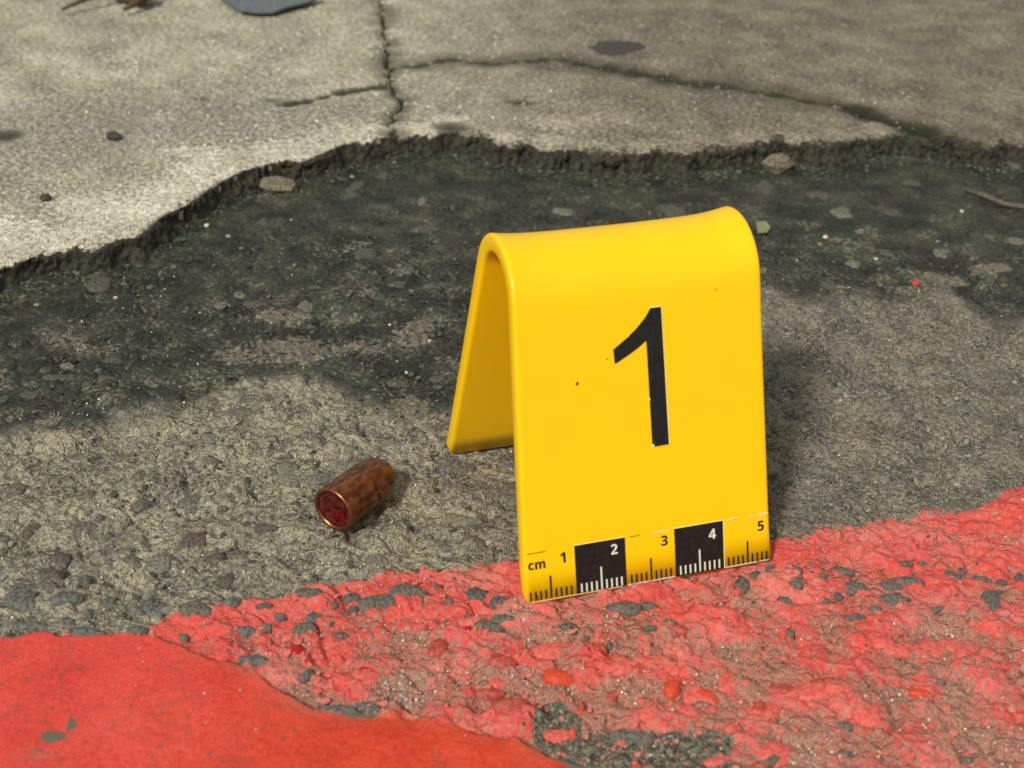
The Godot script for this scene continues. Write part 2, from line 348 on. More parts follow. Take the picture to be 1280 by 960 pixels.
func pave_row(j: int) -> void:
	var out := PackedByteArray()
	out.resize(PTW * 3)
	var bump := PackedByteArray()
	bump.resize(PTW)
	var z := PZ0 + (j + 0.5) * PD / PTH
	var jp := mini(pnz - 1, int((z - PZ0) / PDX)) * pnx
	var mj := clampi(int((z - PZ0) / MC), 0, pmh - 1) * pmw
	var ja := (j & 1023) << 10
	var jb := ((j + 111) & 1023) << 10
	var jc := ((j >> 1) & 1023) << 10
	for i in PTW:
		var x := PX0 + (i + 0.5) * PW / PTW
		var a := tile_a[ja | ((i + 333) & 1023)] / 255.0
		var b := tile_b[ja | (i & 1023)] / 255.0
		var c := tile_c[jb | ((i + (j >> 10) * 311) & 1023)] / 255.0
		var e := tile_a[jc | ((i >> 1) & 1023)] / 255.0
		var h := ph[jp + mini(pnx - 1, int((x - PX0) / PDX))]
		var mi := mj + clampi(int((x - PX0) / MC), 0, pmw - 1)
		var rt := smoothstep(-6.0, 5.0, x + (e - 0.5) * 6.0)
		rt = lerpf(rt, 1.0, smoothstep(4.0, 14.0, x) * 0.3)
		var ins := p_in[jp + mini(pnx - 1, int((x - PX0) / PDX))]
		var steep := smoothstep(0.35, 1.1, absf(h - ph[mini(jp + pnx * 2, ph.size() - pnx) + mini(pnx - 1, int((x - PX0) / PDX))]) / (2.0 * PDX))
		var grey := smoothstep(0.1, 0.75, p_stain[mi] + (a - 0.5) * 1.2 + (e - 0.5) * 1.0) * smoothstep(0.0, 0.3, p_stain[mi])
		var v := (a - 0.5) * 0.13 + (b - 0.5) * lerpf(0.34, 0.26, rt) + (e - 0.5) * lerpf(0.16, 0.09, rt)
		var grain := smoothstep(0.56, 0.80, c) * lerpf(0.30, 0.17, rt) - smoothstep(0.44, 0.18, c) * lerpf(0.30, 0.18, rt)
		grain *= 1.0 - 0.85 * steep
		v *= 1.0 - 0.7 * steep
		var r := lerpf(0.605, 0.452, rt) + v + grain
		var g := lerpf(0.585, 0.425, rt) + v + grain
		var bl := lerpf(0.515, 0.365, rt) + v * 0.9 + grain * 0.9
		r -= grey * 0.085; g -= grey * 0.078; bl -= grey * 0.055
		var pale := smoothstep(0.0, 0.5, p_pale[mi] + (b - 0.5) * 0.9)
		if p_pale[mi] <= 0.0: pale = 0.0
		pale *= lerpf(0.8, 0.4, rt) * (1.0 - steep)
		r += pale * 0.17; g += pale * 0.165; bl += pale * 0.15
		# moss and damp dirt in the cracks and on the broken face
		var wet := maxf(clampf(p_crack[mi] * 1.25 + (b - 0.5) * 0.5, 0, 1) if p_crack[mi] > 0.0 else 0.0, maxf(smoothstep(0.14, 0.03, ins + (b - 0.5) * 0.16), 0.75 * rt * smoothstep(0.5, -0.1, ins + (a - 0.5) * 1.2 + (b - 0.5) * 0.6)))
		var wv := 0.75 + b * 0.5
		r = lerpf(r, 0.165 * wv, wet); g = lerpf(g, 0.165 * wv, wet); bl = lerpf(bl, 0.125 * wv, wet)
		out[i * 3] = int(clampf(r, 0.02, 0.95) * 255.0)
		out[i * 3 + 1] = int(clampf(g, 0.02, 0.95) * 255.0)
		out[i * 3 + 2] = int(clampf(bl, 0.02, 0.95) * 255.0)
		bump[i] = int(clampf(0.5 + ((b - 0.5) * 0.7 + (c - 0.5) * 0.9) * (1.0 - steep), 0, 1) * 255.0)
	rows[j] = out
	bumps[j] = bump

func paint(row: Callable, w: int, h: int) -> Array:
	rows = []
	rows.resize(h)
	bumps = []
	bumps.resize(h)
	var id := WorkerThreadPool.add_group_task(row, h)
	WorkerThreadPool.wait_for_group_task_completion(id)
	var all := PackedByteArray()
	var all_b := PackedByteArray()
	for r in rows: all.append_array(r)
	for r in bumps: all_b.append_array(r)
	return [ImageTexture.create_from_image(Image.create_from_data(w, h, false, Image.FORMAT_RGB8, all)), ImageTexture.create_from_image(Image.create_from_data(w, h, false, Image.FORMAT_L8, all_b))]

func ground_material(tex: Array, rough: float, relief: float, spec := 0.5) -> StandardMaterial3D:
	var m := StandardMaterial3D.new()
	m.albedo_texture = tex[0]
	m.roughness = rough
	m.metallic_specular = spec
	m.heightmap_enabled = true
	m.heightmap_texture = tex[1]
	m.heightmap_scale = relief
	m.texture_repeat = false
	return m

# keeps the quads of a grid that belong to one piece and commits them as one mesh
func grid_piece(nx: int, v: PackedVector3Array, n: PackedVector3Array, uv: PackedVector2Array, cls: PackedByteArray, which: int) -> ArrayMesh:
	var map := PackedInt32Array()
	map.resize(v.size())
	map.fill(-1)
	var ov := PackedVector3Array()
	var on := PackedVector3Array()
	var ou := PackedVector2Array()
	var idx := PackedInt32Array()
	for q in cls.size():
		if cls[q] != which: continue
		for k in [q, q + 1, q + nx, q + nx + 1]:
			if map[k] < 0:
				map[k] = ov.size()
				ov.push_back(v[k])
				on.push_back(n[k])
				ou.push_back(uv[k])
		var a := map[q]
		var b := map[q + 1]
		var c := map[q + nx]
		var d := map[q + nx + 1]
		idx.append_array(PackedInt32Array([a, b, d, a, d, c]))
	return array_mesh(ov, on, idx, ou)


# ---------------------------------------------------------------- small solids
# a low stone: a dome with an uneven rim that goes on below the surface
func stone_mesh(seed_: int, flat: float) -> ArrayMesh:
	var r := RandomNumberGenerator.new()
	r.seed = seed_
	var seg := 13
	var rim := []
	var ph_ := r.randf() * TAU
	for k in seg: rim.append((0.36 + r.randf() * 0.22) * (1.0 + 0.16 * cos(2.0 * TAU * k / seg + ph_)))
	var pts := PackedVector3Array()
	var tris := PackedInt32Array()
	var rings := [[1.06, -0.5], [1.0, 0.10], [0.80, 0.52 + 0.2 * flat], [0.42, 0.82 + 0.12 * flat]]
	for ring in rings:
		for k in seg:
			var t: float = TAU * k / seg
			var q: float = lerpf(0.5, rim[k], 1.0 if ring[0] > 0.7 else 0.6) * ring[0]
			pts.push_back(Vector3(cos(t) * q, ring[1] + (r.randf() - 0.5) * 0.16, sin(t) * q))
	pts.push_back(Vector3((r.randf() - 0.5) * 0.2, 0.95, (r.randf() - 0.5) * 0.2))
	for g in 3:
		for k in seg:
			var a := g * seg + k
			var b := g * seg + (k + 1) % seg
			tris.append_array(PackedInt32Array([a, b, a + seg, b, b + seg, a + seg]))
	for k in seg: tris.append_array(PackedInt32Array([3 * seg + k, 3 * seg + (k + 1) % seg, 4 * seg]))
	return solid(pts, tris)

# an angular chip or pebble, all round
func pebble_mesh(seed_: int, jag: float) -> ArrayMesh:
	var r := RandomNumberGenerator.new()
	r.seed = seed_
	var seg := 9
	var pts := PackedVector3Array([Vector3(0, -0.5, 0)])
	var tris := PackedInt32Array()
	for g in [[-0.32, 0.78], [0.05, 1.0], [0.34, 0.72]]:
		for k in seg:
			var t: float = TAU * (k + 0.4 * g[0]) / seg
			var q: float = 0.5 * g[1] * (1.0 + (r.randf() - 0.5) * jag)
			pts.push_back(Vector3(cos(t) * q, g[0] + (r.randf() - 0.5) * jag * 0.3, sin(t) * q))
	pts.push_back(Vector3(0.08, 0.5, -0.05))
	for k in seg:
		var k2 := (k + 1) % seg
		tris.append_array(PackedInt32Array([0, 1 + k2, 1 + k]))
		for g in 2:
			var a := 1 + g * seg + k
			var b := 1 + g * seg + k2
			tris.append_array(PackedInt32Array([a, b, a + seg, b, b + seg, a + seg]))
		tris.append_array(PackedInt32Array([1 + 2 * seg + k, 1 + 2 * seg + k2, 1 + 3 * seg]))
	return solid(pts, tris, jag < 0.35)

# a tapered, bent stick through points (cm), radii (cm)
func stick(points: Array, radii: Array, sides := 7) -> ArrayMesh:
	var pts := PackedVector3Array()
	var tris := PackedInt32Array()
	for k in points.size():
		var d: Vector3 = (points[mini(k + 1, points.size() - 1)] - points[maxi(k - 1, 0)]).normalized()
		var s := d.cross(Vector3.UP).normalized()
		var u := s.cross(d)
		for q in sides:
			var t := TAU * q / sides
			pts.push_back(points[k] + (s * cos(t) + u * sin(t)) * radii[k])
	for k in points.size() - 1:
		for q in sides:
			var a := k * sides + q
			var b := k * sides + (q + 1) % sides
			tris.append_array(PackedInt32Array([a, a + sides, b, b, a + sides, b + sides]))
	pts.push_back(points[0])
	pts.push_back(points[-1])
	for q in sides:
		tris.append_array(PackedInt32Array([pts.size() - 2, q, (q + 1) % sides]))
		var l := (points.size() - 1) * sides
		tris.append_array(PackedInt32Array([pts.size() - 1, l + (q + 1) % sides, l + q]))
	return solid(pts, tris)

# a thin sheet with a free outline (x, z in cm), a thickness and a bend
func sheet(outline: PackedVector2Array, thick: float, bend: float) -> ArrayMesh:
	var idx := Geometry2D.triangulate_polygon(outline)
	var pts := PackedVector3Array()
	var n := outline.size()
	var tris := PackedInt32Array()
	for top in 2:
		for p in outline: pts.push_back(Vector3(p.x, thick * top + bend * (p.x * p.x + p.y * 0.3) , p.y))
	for k in range(0, idx.size(), 3):
		var a := idx[k]
		var b := idx[k + 1]
		var c := idx[k + 2]
		if (outline[b] - outline[a]).cross(outline[c] - outline[a]) < 0:
			var s := b
			b = c
			c = s
		tris.append_array(PackedInt32Array([n + a, n + b, n + c, a, c, b]))
	var ccw := 0.0
	for k in n: ccw += outline[k].cross(outline[(k + 1) % n])
	for k in n:
		var k2 := (k + 1) % n
		if ccw > 0: tris.append_array(PackedInt32Array([k, k2, n + k, k2, n + k2, n + k]))
		else: tris.append_array(PackedInt32Array([k, n + k, k2, k2, n + k, n + k2]))
	return solid(pts, tris, false)

func matte(c: Color, rough: float, metal := 0.0, spec := 0.5) -> StandardMaterial3D:
	var m := StandardMaterial3D.new()
	m.albedo_color = c
	m.roughness = rough
	m.metallic = metal
	m.metallic_specular = spec
	return m

# a mottled material: a noise ramp laid on in the object's own axes
func mottled(dark: Color, light: Color, seed_: int, per_cm: float, rough: float, relief := 0.02, metal := 0.0, stretch := Vector3.ONE) -> StandardMaterial3D:
	var m := matte(Color.WHITE, rough, metal)
	var n := noise(seed_, FastNoiseLite.TYPE_SIMPLEX, 0.02, 5)
	var t := NoiseTexture2D.new()
	t.width = 256
	t.height = 256
	t.seamless = true
	t.noise = n
	var g := Gradient.new()
	g.set_color(0, dark)
	g.set_color(1, light)
	g.set_offset(0, 0.25)
	g.set_offset(1, 0.75)
	t.color_ramp = g
	m.albedo_texture = t
	var t2 := NoiseTexture2D.new()
	t2.width = 256
	t2.height = 256
	t2.seamless = true
	t2.noise = n
	m.heightmap_enabled = true
	m.heightmap_texture = t2
	m.heightmap_scale = relief
	m.uv1_triplanar = true
	m.uv1_world_triplanar = true
	m.uv1_scale = Vector3.ONE * per_cm * 100.0 * stretch
	return m


# ---------------------------------------------------------------- the evidence marker
const MW := 5.0
const MT := 0.34
const MS := 5.56
const MH := 6.0725
const MR := 1.17

# closed cross-section (z, y): outer skin from the front foot over the fold to the back foot, then the inner skin back
func marker_section() -> Array:
	var c := Vector2(-MS / 2, MH - MR)
	var d := -c
	var a0: float = atan2(d.y, d.x) + acos(MR / d.length())
	var outer := []
	var inner := []
	var nrm := Vector2(cos(a0), sin(a0))
	var t0 := c + nrm * MR
	for k in 9: outer.append(Vector2.ZERO.lerp(t0, k / 9.0))
	for k in 25:
		var a := lerpf(a0, PI - a0, k / 24.0)
		outer.append(c + Vector2(cos(a), sin(a)) * MR)
	var t1 := Vector2(-MS - t0.x, t0.y)
	for k in 9: outer.append(t1.lerp(Vector2(-MS, 0), (k + 1) / 9.0))
	for k in outer.size():
		var n := nrm
		if k >= 9 and k <= 33:
			n = (outer[k] - c) / MR
		elif k > 33: n = Vector2(-nrm.x, nrm.y)
		var p: Vector2 = outer[k] - n * MT
		if k == 0: p.y = 0.0
		if k == outer.size() - 1: p.y = 0.0
		inner.append(p)
	return [outer, inner]

func face_point(x: float, s: float, lift := 0.0) -> Vector3:
	var c := Vector2(-MS / 2, MH - MR)
	var d := -c
	var a0: float = atan2(d.y, d.x) + acos(MR / d.length())
	var n := Vector2(cos(a0), sin(a0))
	var e := (c + n * MR).normalized()
	return Vector3(x, e.y * s + n.y * lift, e.x * s + n.x * lift)

func face_basis() -> Basis:
	var e := (face_point(0, 1) - face_point(0, 0)).normalized()
	return Basis(Vector3.RIGHT, e, Vector3.RIGHT.cross(e))

# a thin flat print on the marker's face: outline in (x, s)
func print_mesh(outline: PackedVector2Array, lift: float, thick: float) -> ArrayMesh:
	var idx := Geometry2D.triangulate_polygon(outline)
	var n := outline.size()
	var pts := PackedVector3Array()
	var tris := PackedInt32Array()
	for p in outline: pts.push_back(face_point(p.x, p.y, lift))
	for p in outline: pts.push_back(face_point(p.x, p.y, lift + thick))
	for k in range(0, idx.size(), 3):
		var a := idx[k]
		var b := idx[k + 1]
		var c := idx[k + 2]
		if (outline[b] - outline[a]).cross(outline[c] - outline[a]) > 0:
			var s := b
			b = c
			c = s
		tris.append_array(PackedInt32Array([n + a, n + b, n + c, a, c, b]))
	var ccw := 0.0
	for k in n: ccw += outline[k].cross(outline[(k + 1) % n])
	for k in n:
		var k2 := (k + 1) % n
		if ccw > 0: tris.append_array(PackedInt32Array([k, n + k, k2, k2, n + k, n + k2]))
		else: tris.append_array(PackedInt32Array([k, k2, n + k, k2, n + k2, n + k]))
	return solid(pts, tris, false)

func oblong(x0: float, s0: float, x1: float, s1: float) -> PackedVector2Array:
	return PackedVector2Array([Vector2(x0, s0), Vector2(x1, s0), Vector2(x1, s1), Vector2(x0, s1)])

func build_marker() -> void:
	var root := base("evidence_marker", Vector3(0.395, 0.0, 8.015))
	root.rotation.y = 0.326
	tag(root, "yellow plastic tent-shaped evidence marker with a black number 1 and a centimetre scale", "evidence marker")
	var sec := marker_section()
	var outer: Array = sec[0]
	var inner: Array = sec[1]
	var loop := outer.duplicate()
	for k in range(inner.size() - 1, -1, -1): loop.append(inner[k])
	var m := loop.size()
	var xs := [0.0, 0.012, 0.045, 0.1, 0.18, 0.3, 0.45, 0.65, 0.9, 1.3, 2.0, 2.5, 3.0, 3.7, 4.1, 4.35, 4.55, 4.7, 4.82, 4.9, 4.955, 4.988, 5.0]
	var inset := {0: 0.05, 1: 0.022, 2: 0.0, 20: 0.0, 21: 0.022, 22: 0.05}
	var pts := PackedVector3Array()
	var tris := PackedInt32Array()
	for i in xs.size():
		var x: float = xs[i]
		var ins: float = inset.get(i, 0.0)
		var e := minf(x, MW - x)
		for k in m:
			var p: Vector2 = loop[k]
			var nx_: Vector2 = loop[(k + 1) % m]
			var pv: Vector2 = loop[(k - 1 + m) % m]
			var t: Vector2 = (nx_ - pv).normalized()
			var nn := Vector2(t.y, -t.x)
			if nn.dot(p - (outer[mini(k, m - 1 - k)] + inner[mini(k, m - 1 - k)]) * 0.5) < 0: nn = -nn
			p -= nn * ins
			var w := smoothstep(3.6, 6.0, p.y)
			var y := p.y + (0.07 if x < 2.5 else 0.105) * exp(-pow(e / 0.42, 1.3)) * w - 0.03 * w * (1.0 - pow((x - 2.5) / 2.5, 2.0))
			if p.y < 0.14:
				var q := maxf(0.0, 0.13 - e)
				y = maxf(y, 0.13 - sqrt(maxf(0.0, 0.13 * 0.13 - q * q)))
			var xx := x + 0.022 * y * (1.0 - x / MW) - 0.0139 * y * x / MW
			pts.push_back(Vector3(xx, y, p.x))
	for i in xs.size() - 1:
		for k in m:
			var a := i * m + k
			var b := i * m + (k + 1) % m
			tris.append_array(PackedInt32Array([a, b, a + m, b, b + m, a + m]))
	# the two sawn ends
	var half := outer.size()
	for side in 2:
		var o := 0 if side == 0 else (xs.size() - 1) * m
		for k in half - 1:
			var a := o + k
			var b := o + k + 1
			var c := o + m - 1 - k
			var d := o + m - 2 - k
			if side == 0: tris.append_array(PackedInt32Array([a, c, b, b, c, d]))
			else: tris.append_array(PackedInt32Array([a, b, c, b, d, c]))
	var yellow := mottled(Color(0.995, 0.80, 0.0), Color(1.0, 0.81, 0.0), 91, 0.3, 0.36, 0.0)
	yellow.heightmap_enabled = false
	yellow.metallic_specular = 0.45
	yellow.backlight_enabled = true
	yellow.backlight = Color(0.36, 0.22, 0.0)
	put("bent_panel", solid(pts, tris), yellow, root)
	var black := mottled(Color(0.06, 0.058, 0.055), Color(0.115, 0.11, 0.105), 17, 1.2, 0.38, 0.002)
	var white := matte(Color(0.86, 0.85, 0.78), 0.6)
	var cream := matte(Color(0.95, 0.88, 0.55), 0.6)
	var one := PackedVector2Array([Vector2(2.711, 5.254), Vector2(2.914, 5.252), Vector2(2.962, 2.654), Vector2(2.634, 2.647), Vector2(2.604, 4.672), Vector2(2.435, 4.553), Vector2(2.30, 4.475), Vector2(2.184, 4.414), Vector2(1.972, 4.308), Vector2(1.956, 4.577), Vector2(2.2, 4.737), Vector2(2.32, 4.83), Vector2(2.419, 4.911), Vector2(2.573, 5.062), Vector2(2.65, 5.16)])
	var num := put("numeral", print_mesh(one, 0.002, 0.012), black, root)
	put("pale_edge", print_mesh(PackedVector2Array([Vector2(2.914, 5.262), Vector2(2.932, 5.262), Vector2(2.985, 2.65), Vector2(2.964, 2.65)]), 0.002, 0.008), cream, num)
	put("pale_edge", print_mesh(PackedVector2Array([Vector2(2.69, 5.256), Vector2(2.91, 5.256), Vector2(2.92, 5.274), Vector2(2.71, 5.272)]), 0.002, 0.008), cream, num)
	for q in [[1.995, 4.295, 0.03], [2.615, 3.56, 0.032], [2.655, 2.665, 0.045], [2.975, 2.86, 0.025], [2.26, 4.79, 0.02]]:
		put("paper_fleck", print_mesh(oblong(q[0] - q[2] / 2, q[1] - q[2] / 2, q[0] + q[2] / 3, q[1] + q[2] * 0.7), 0.004, 0.014), white, num)
	for q in [[1.227, 4.035, 0.05], [4.001, 5.45, 0.025], [1.833, 4.416, 0.025], [1.245, 4.06, 0.03]]:
		var sp := PackedVector2Array()
		for k in 7: sp.push_back(Vector2(q[0], q[1]) + Vector2.from_angle(TAU * k / 7) * q[2] * (0.42 + 0.2 * ((k * 3) % 4) / 4.0))
		put("speck", print_mesh(sp, 0.002, 0.008), black, root)
	# the centimetre scale along the front foot
	var ruler := Node3D.new()
	ruler.name = "ruler_strip"
	root.add_child(ruler)
	for k in [1, 3]:
		put("black_block", print_mesh(oblong(k, 0.035 if k == 1 else 0.02, k + 1.0, 0.985), 0.002, 0.008), black, ruler)
		put("pale_edge", print_mesh(oblong(k - 0.012, 0.985, k + 1.02, 0.998), 0.002, 0.008), cream, ruler)
	put("pale_edge", print_mesh(oblong(4.003, 0.03, 4.02, 0.985), 0.002, 0.008), cream, ruler)
	for k in 5:
		for t in range(1, 10):
			var x := k + t * 0.1
			var tall := 0.49 if t == 5 else 0.225
			put("tick_mark", print_mesh(oblong(x - 0.016, 0.05, x + 0.016, tall), 0.012, 0.004), white if k % 2 == 1 else black, ruler)
	for q in [[0.06, 0.97, 0.44, 0.978, 0], [4.05, 0.975, 4.3, 0.99, 1], [4.22, 0.968, 4.30, 0.975, 0], [4.55, 0.975, 4.64, 0.995, 1], [4.72, 0.975, 4.95, 0.998, 1], [2.02, 0.025, 2.98, 0.045, 1], [4.02, 0.025, 4.7, 0.042, 1], [4.75, 0.03, 4.95, 0.045, 1], [0.1, 0.02, 1.9, 0.032, 2], [2.1, 0.97, 2.3, 0.978, 0], [2.55, 0.975, 2.9, 0.985, 1]]:
		put("border_line", print_mesh(oblong(q[0], q[1], q[2], q[3]), 0.002, 0.008), [black, white, cream][q[4]], ruler)
	put("border_line", print_mesh(PackedVector2Array([Vector2(0.245, 0.05), Vector2(0.262, 0.05), Vector2(0.235, 0.14), Vector2(0.22, 0.14)]), 0.002, 0.008), black, ruler)
	var font := SystemFont.new()
	font.font_names = PackedStringArray(["Droid Sans"])
	font.font_weight = 700
	for q in [["cm", 0.252, 0.728, 0.14, 0], ["1", 0.765, 0.80, 0.2, 0], ["2", 1.78, 0.79, 0.2, 1], ["3", 2.79, 0.79, 0.2, 0], ["4", 3.775, 0.758, 0.2, 1], ["5", 4.79, 0.752, 0.2, 0]]:
		var tm := TextMesh.new()
		tm.text = q[0]
		tm.font = font
		tm.font_size = 64
		tm.pixel_size = 0.001
		tm.depth = 0.001
		var box := tm.get_aabb()
		var sc: float = q[3] * CM / box.size.y
		var o := put("scale_numeral", tm, white if q[4] == 1 else black, ruler)
		var at := face_point(q[1], q[2], 0.012) * CM
		var fb := face_basis()
		o.transform = Transform3D(fb.scaled(Vector3.ONE * sc), at - fb * (box.get_center() * sc))


# ---------------------------------------------------------------- the bullet
func lathe(profile: PackedVector2Array, seg: int) -> ArrayMesh:   # (distance along the axis, radius)
	var pts := PackedVector3Array()
	var tris := PackedInt32Array()
	for p in profile:
		for k in seg:
			var t: float = TAU * k / seg
			pts.push_back(Vector3(cos(t) * p.y, sin(t) * p.y, -p.x))
	for i in profile.size() - 1:
		for k in seg:
			var a := i * seg + k
			var b := i * seg + (k + 1) % seg
			tris.append_array(PackedInt32Array([a, a + seg, b, b, a + seg, b + seg]))
	return solid(pts, tris)

func build_bullet() -> void:
	var root := base("bullet", Vector3(-3.417, 0.0, 5.885))
	var dir := Vector3(0.991, 0.0, -1.581).normalized()
	var gy := -1.0
	for k in 9: gy = maxf(gy, ground_mean(-3.41 + 0.1 * k, 5.85 - 0.16 * k, 0.1))
	root.position.y = (gy + 0.468) * CM
	root.basis = Basis.looking_at(dir, Vector3.UP)
	tag(root, "spent copper-jacketed bullet lying on its side on grey asphalt, stained red at its base", "bullet")
	var R := 0.475
	var L := 1.66
	var pr := PackedVector2Array([Vector2(0.03, R - 0.085), Vector2(0.0, R - 0.06), Vector2(-0.006, R - 0.04), Vector2(0.006, R - 0.015), Vector2(0.035, R)])
	for k in 7: pr.push_back(Vector2(0.08 + 0.11 * k, R + 0.004 * sin(k * 2.0)))
	pr.push_back(Vector2(0.86, R - 0.002))
	pr.push_back(Vector2(0.885, R - 0.03))
	pr.push_back(Vector2(0.91, R - 0.004))
	for k in 17:
		var t := k / 16.0
		var a := t * PI * 0.5
		pr.push_back(Vector2(0.93 + (L - 0.93) * sin(a), maxf(0.0005, (R - 0.006) * pow(cos(a), 0.38))))
	var copper := mottled(Color(0.38, 0.245, 0.165), Color(0.64, 0.40, 0.245), 5, 0.8, 0.33, 0.004, 0.85)
	copper.uv1_world_triplanar = false
	copper.uv1_scale = Vector3(110.0, 110.0, 55.0)
	put("copper_jacket", lathe(pr, 48), copper, root)
	var rim := PackedVector2Array()
	for k in 9:
		var a := TAU * k / 8
		rim.push_back(Vector2(0.012 + 0.017 * cos(a), R - 0.035 + 0.022 * sin(a)))
	put("base_rim", lathe(rim, 48), matte(Color(0.66, 0.42, 0.29), 0.36, 0.9), root)
	var core := PackedVector2Array()
	for k in 11:
		var t := k / 10.0
		core.push_back(Vector2(0.11 - 0.075 * pow(t, 3.0) + 0.012 * sin(t * 14), maxf(0.0005, (R - 0.055) * t)))
	var cm := mottled(Color(0.20, 0.05, 0.05), Color(0.42, 0.17, 0.13), 23, 0.9, 0.28, 0.02, 0.15)
	var core_o := put("lead_core", lathe(core, 40), cm, root)
	var wet := matte(Color(0.36, 0.01, 0.03), 0.12)
	var d := put("blood_smear", pebble_mesh(8, 0.12), wet, core_o)
	d.scale = Vector3(0.42, 0.34, 0.035)
	d.position = Vector3(0.07, -0.15, -0.075) * CM


# ---------------------------------------------------------------- everything
func _ready() -> void:
	rng.seed = 7
	# camera
	var cam := Camera3D.new()
	cam.name = "Camera"
	cam.position = Vector3(0, 17.318, 29.477) * CM
	cam.rotation = Vector3(-0.5312, 0, 0.0340)
	cam.fov = rad_to_deg(2 * atan(480.0 / 1850.0))
	cam.near = 0.01
	cam.far = 1000.0
	var lens := CameraAttributesPhysical.new()
	lens.frustum_focal_length = 46.25
	lens.frustum_focus_distance = 0.315
	lens.exposure_aperture = 26.0
	lens.frustum_near = 0.01
	lens.frustum_far = 1000.0
	cam.attributes = lens
	add_child(cam)
	cam.current = true
	# sky, sun, exposure
	var we := WorldEnvironment.new()
	var env := Environment.new()
	env.background_mode = Environment.BG_SKY
	var sky := Sky.new()
	var sm := ProceduralSkyMaterial.new()
	sm.sky_top_color = Color(0.80, 0.81, 0.80)
	sm.sky_horizon_color = Color(0.72, 0.70, 0.66)
	sm.ground_bottom_color = Color(0.25, 0.24, 0.22)
	sm.ground_horizon_color = Color(0.5, 0.48, 0.45)
	sm.sky_energy_multiplier = 0.80
	sky.sky_material = sm
	env.sky = sky
	env.tonemap_mode = Environment.TONE_MAPPER_LINEAR
	env.tonemap_exposure = 1.26
	env.ssao_enabled = true
	env.ssil_enabled = true
	env.sdfgi_enabled = true
	we.environment = env
	add_child(we)
	var sun := DirectionalLight3D.new()
	sun.light_energy = 0.85
	sun.light_color = Color(1.0, 0.975, 0.93)
	sun.light_angular_distance = 9.0
	sun.shadow_enabled = true
	add_child(sun)
	sun.look_at_from_position(Vector3(-0.34, 0.66, 0.66), Vector3.ZERO)

	# noise
	n_big = noise(1, FastNoiseLite.TYPE_SIMPLEX_SMOOTH, 0.22, 3)
	n_rag = noise(2, FastNoiseLite.TYPE_SIMPLEX, 0.5, 2)
	n_fine = noise(3, FastNoiseLite.TYPE_SIMPLEX, 2.6, 4)
	n_ridge = noise(9, FastNoiseLite.TYPE_SIMPLEX, 0.9, 2)
	n_ridge.fractal_type = FastNoiseLite.FRACTAL_RIDGED
	n_cell = noise(4, FastNoiseLite.TYPE_CELLULAR, 1.25)
	n_small = noise(5, FastNoiseLite.TYPE_CELLULAR, 2.9)
	for n in [n_cell, n_small]:
		n.cellular_return_type = FastNoiseLite.RETURN_DISTANCE
		n.cellular_jitter = 1.0
		n.domain_warp_enabled = true
		n.domain_warp_amplitude = 0.35 if n == n_cell else 0.16
		n.domain_warp_frequency = 0.9 if n == n_cell else 2.0
		n.domain_warp_fractal_type = FastNoiseLite.DOMAIN_WARP_FRACTAL_NONE
	n_tinyv = noise(6, FastNoiseLite.TYPE_CELLULAR, 5.6)
	n_tinyv.cellular_return_type = FastNoiseLite.RETURN_CELL_VALUE
	n_tinyv.domain_warp_enabled = true
	n_tinyv.domain_warp_amplitude = 0.09
	n_tinyv.domain_warp_frequency = 4.0
	n_tinyv.domain_warp_fractal_type = FastNoiseLite.DOMAIN_WARP_FRACTAL_NONE
	n_cellv = n_cell.duplicate()
	n_cellv.cellular_return_type = FastNoiseLite.RETURN_CELL_VALUE
	n_smallv = n_small.duplicate()
	n_smallv.cellular_return_type = FastNoiseLite.RETURN_CELL_VALUE
	tile_a = noise(11, FastNoiseLite.TYPE_SIMPLEX, 0.012, 5).get_seamless_image(1024, 1024).get_data()
	tile_b = noise(12, FastNoiseLite.TYPE_SIMPLEX, 0.10, 4).get_seamless_image(1024, 1024).get_data()
	tile_c = noise(13, FastNoiseLite.TYPE_SIMPLEX, 0.42, 2).get_seamless_image(1024, 1024).get_data()
	var flakes := noise(14, FastNoiseLite.TYPE_CELLULAR, 0.055)
	flakes.cellular_return_type = FastNoiseLite.RETURN_DISTANCE2_SUB
	flakes.domain_warp_enabled = true
	flakes.domain_warp_amplitude = 14.0
	flakes.domain_warp_frequency = 0.03
	tile_d = flakes.get_seamless_image(1024, 1024).get_data()

	build_masks()
	build_road()
	build_pavement()
	build_marker()
	build_bullet()
	build_litter()

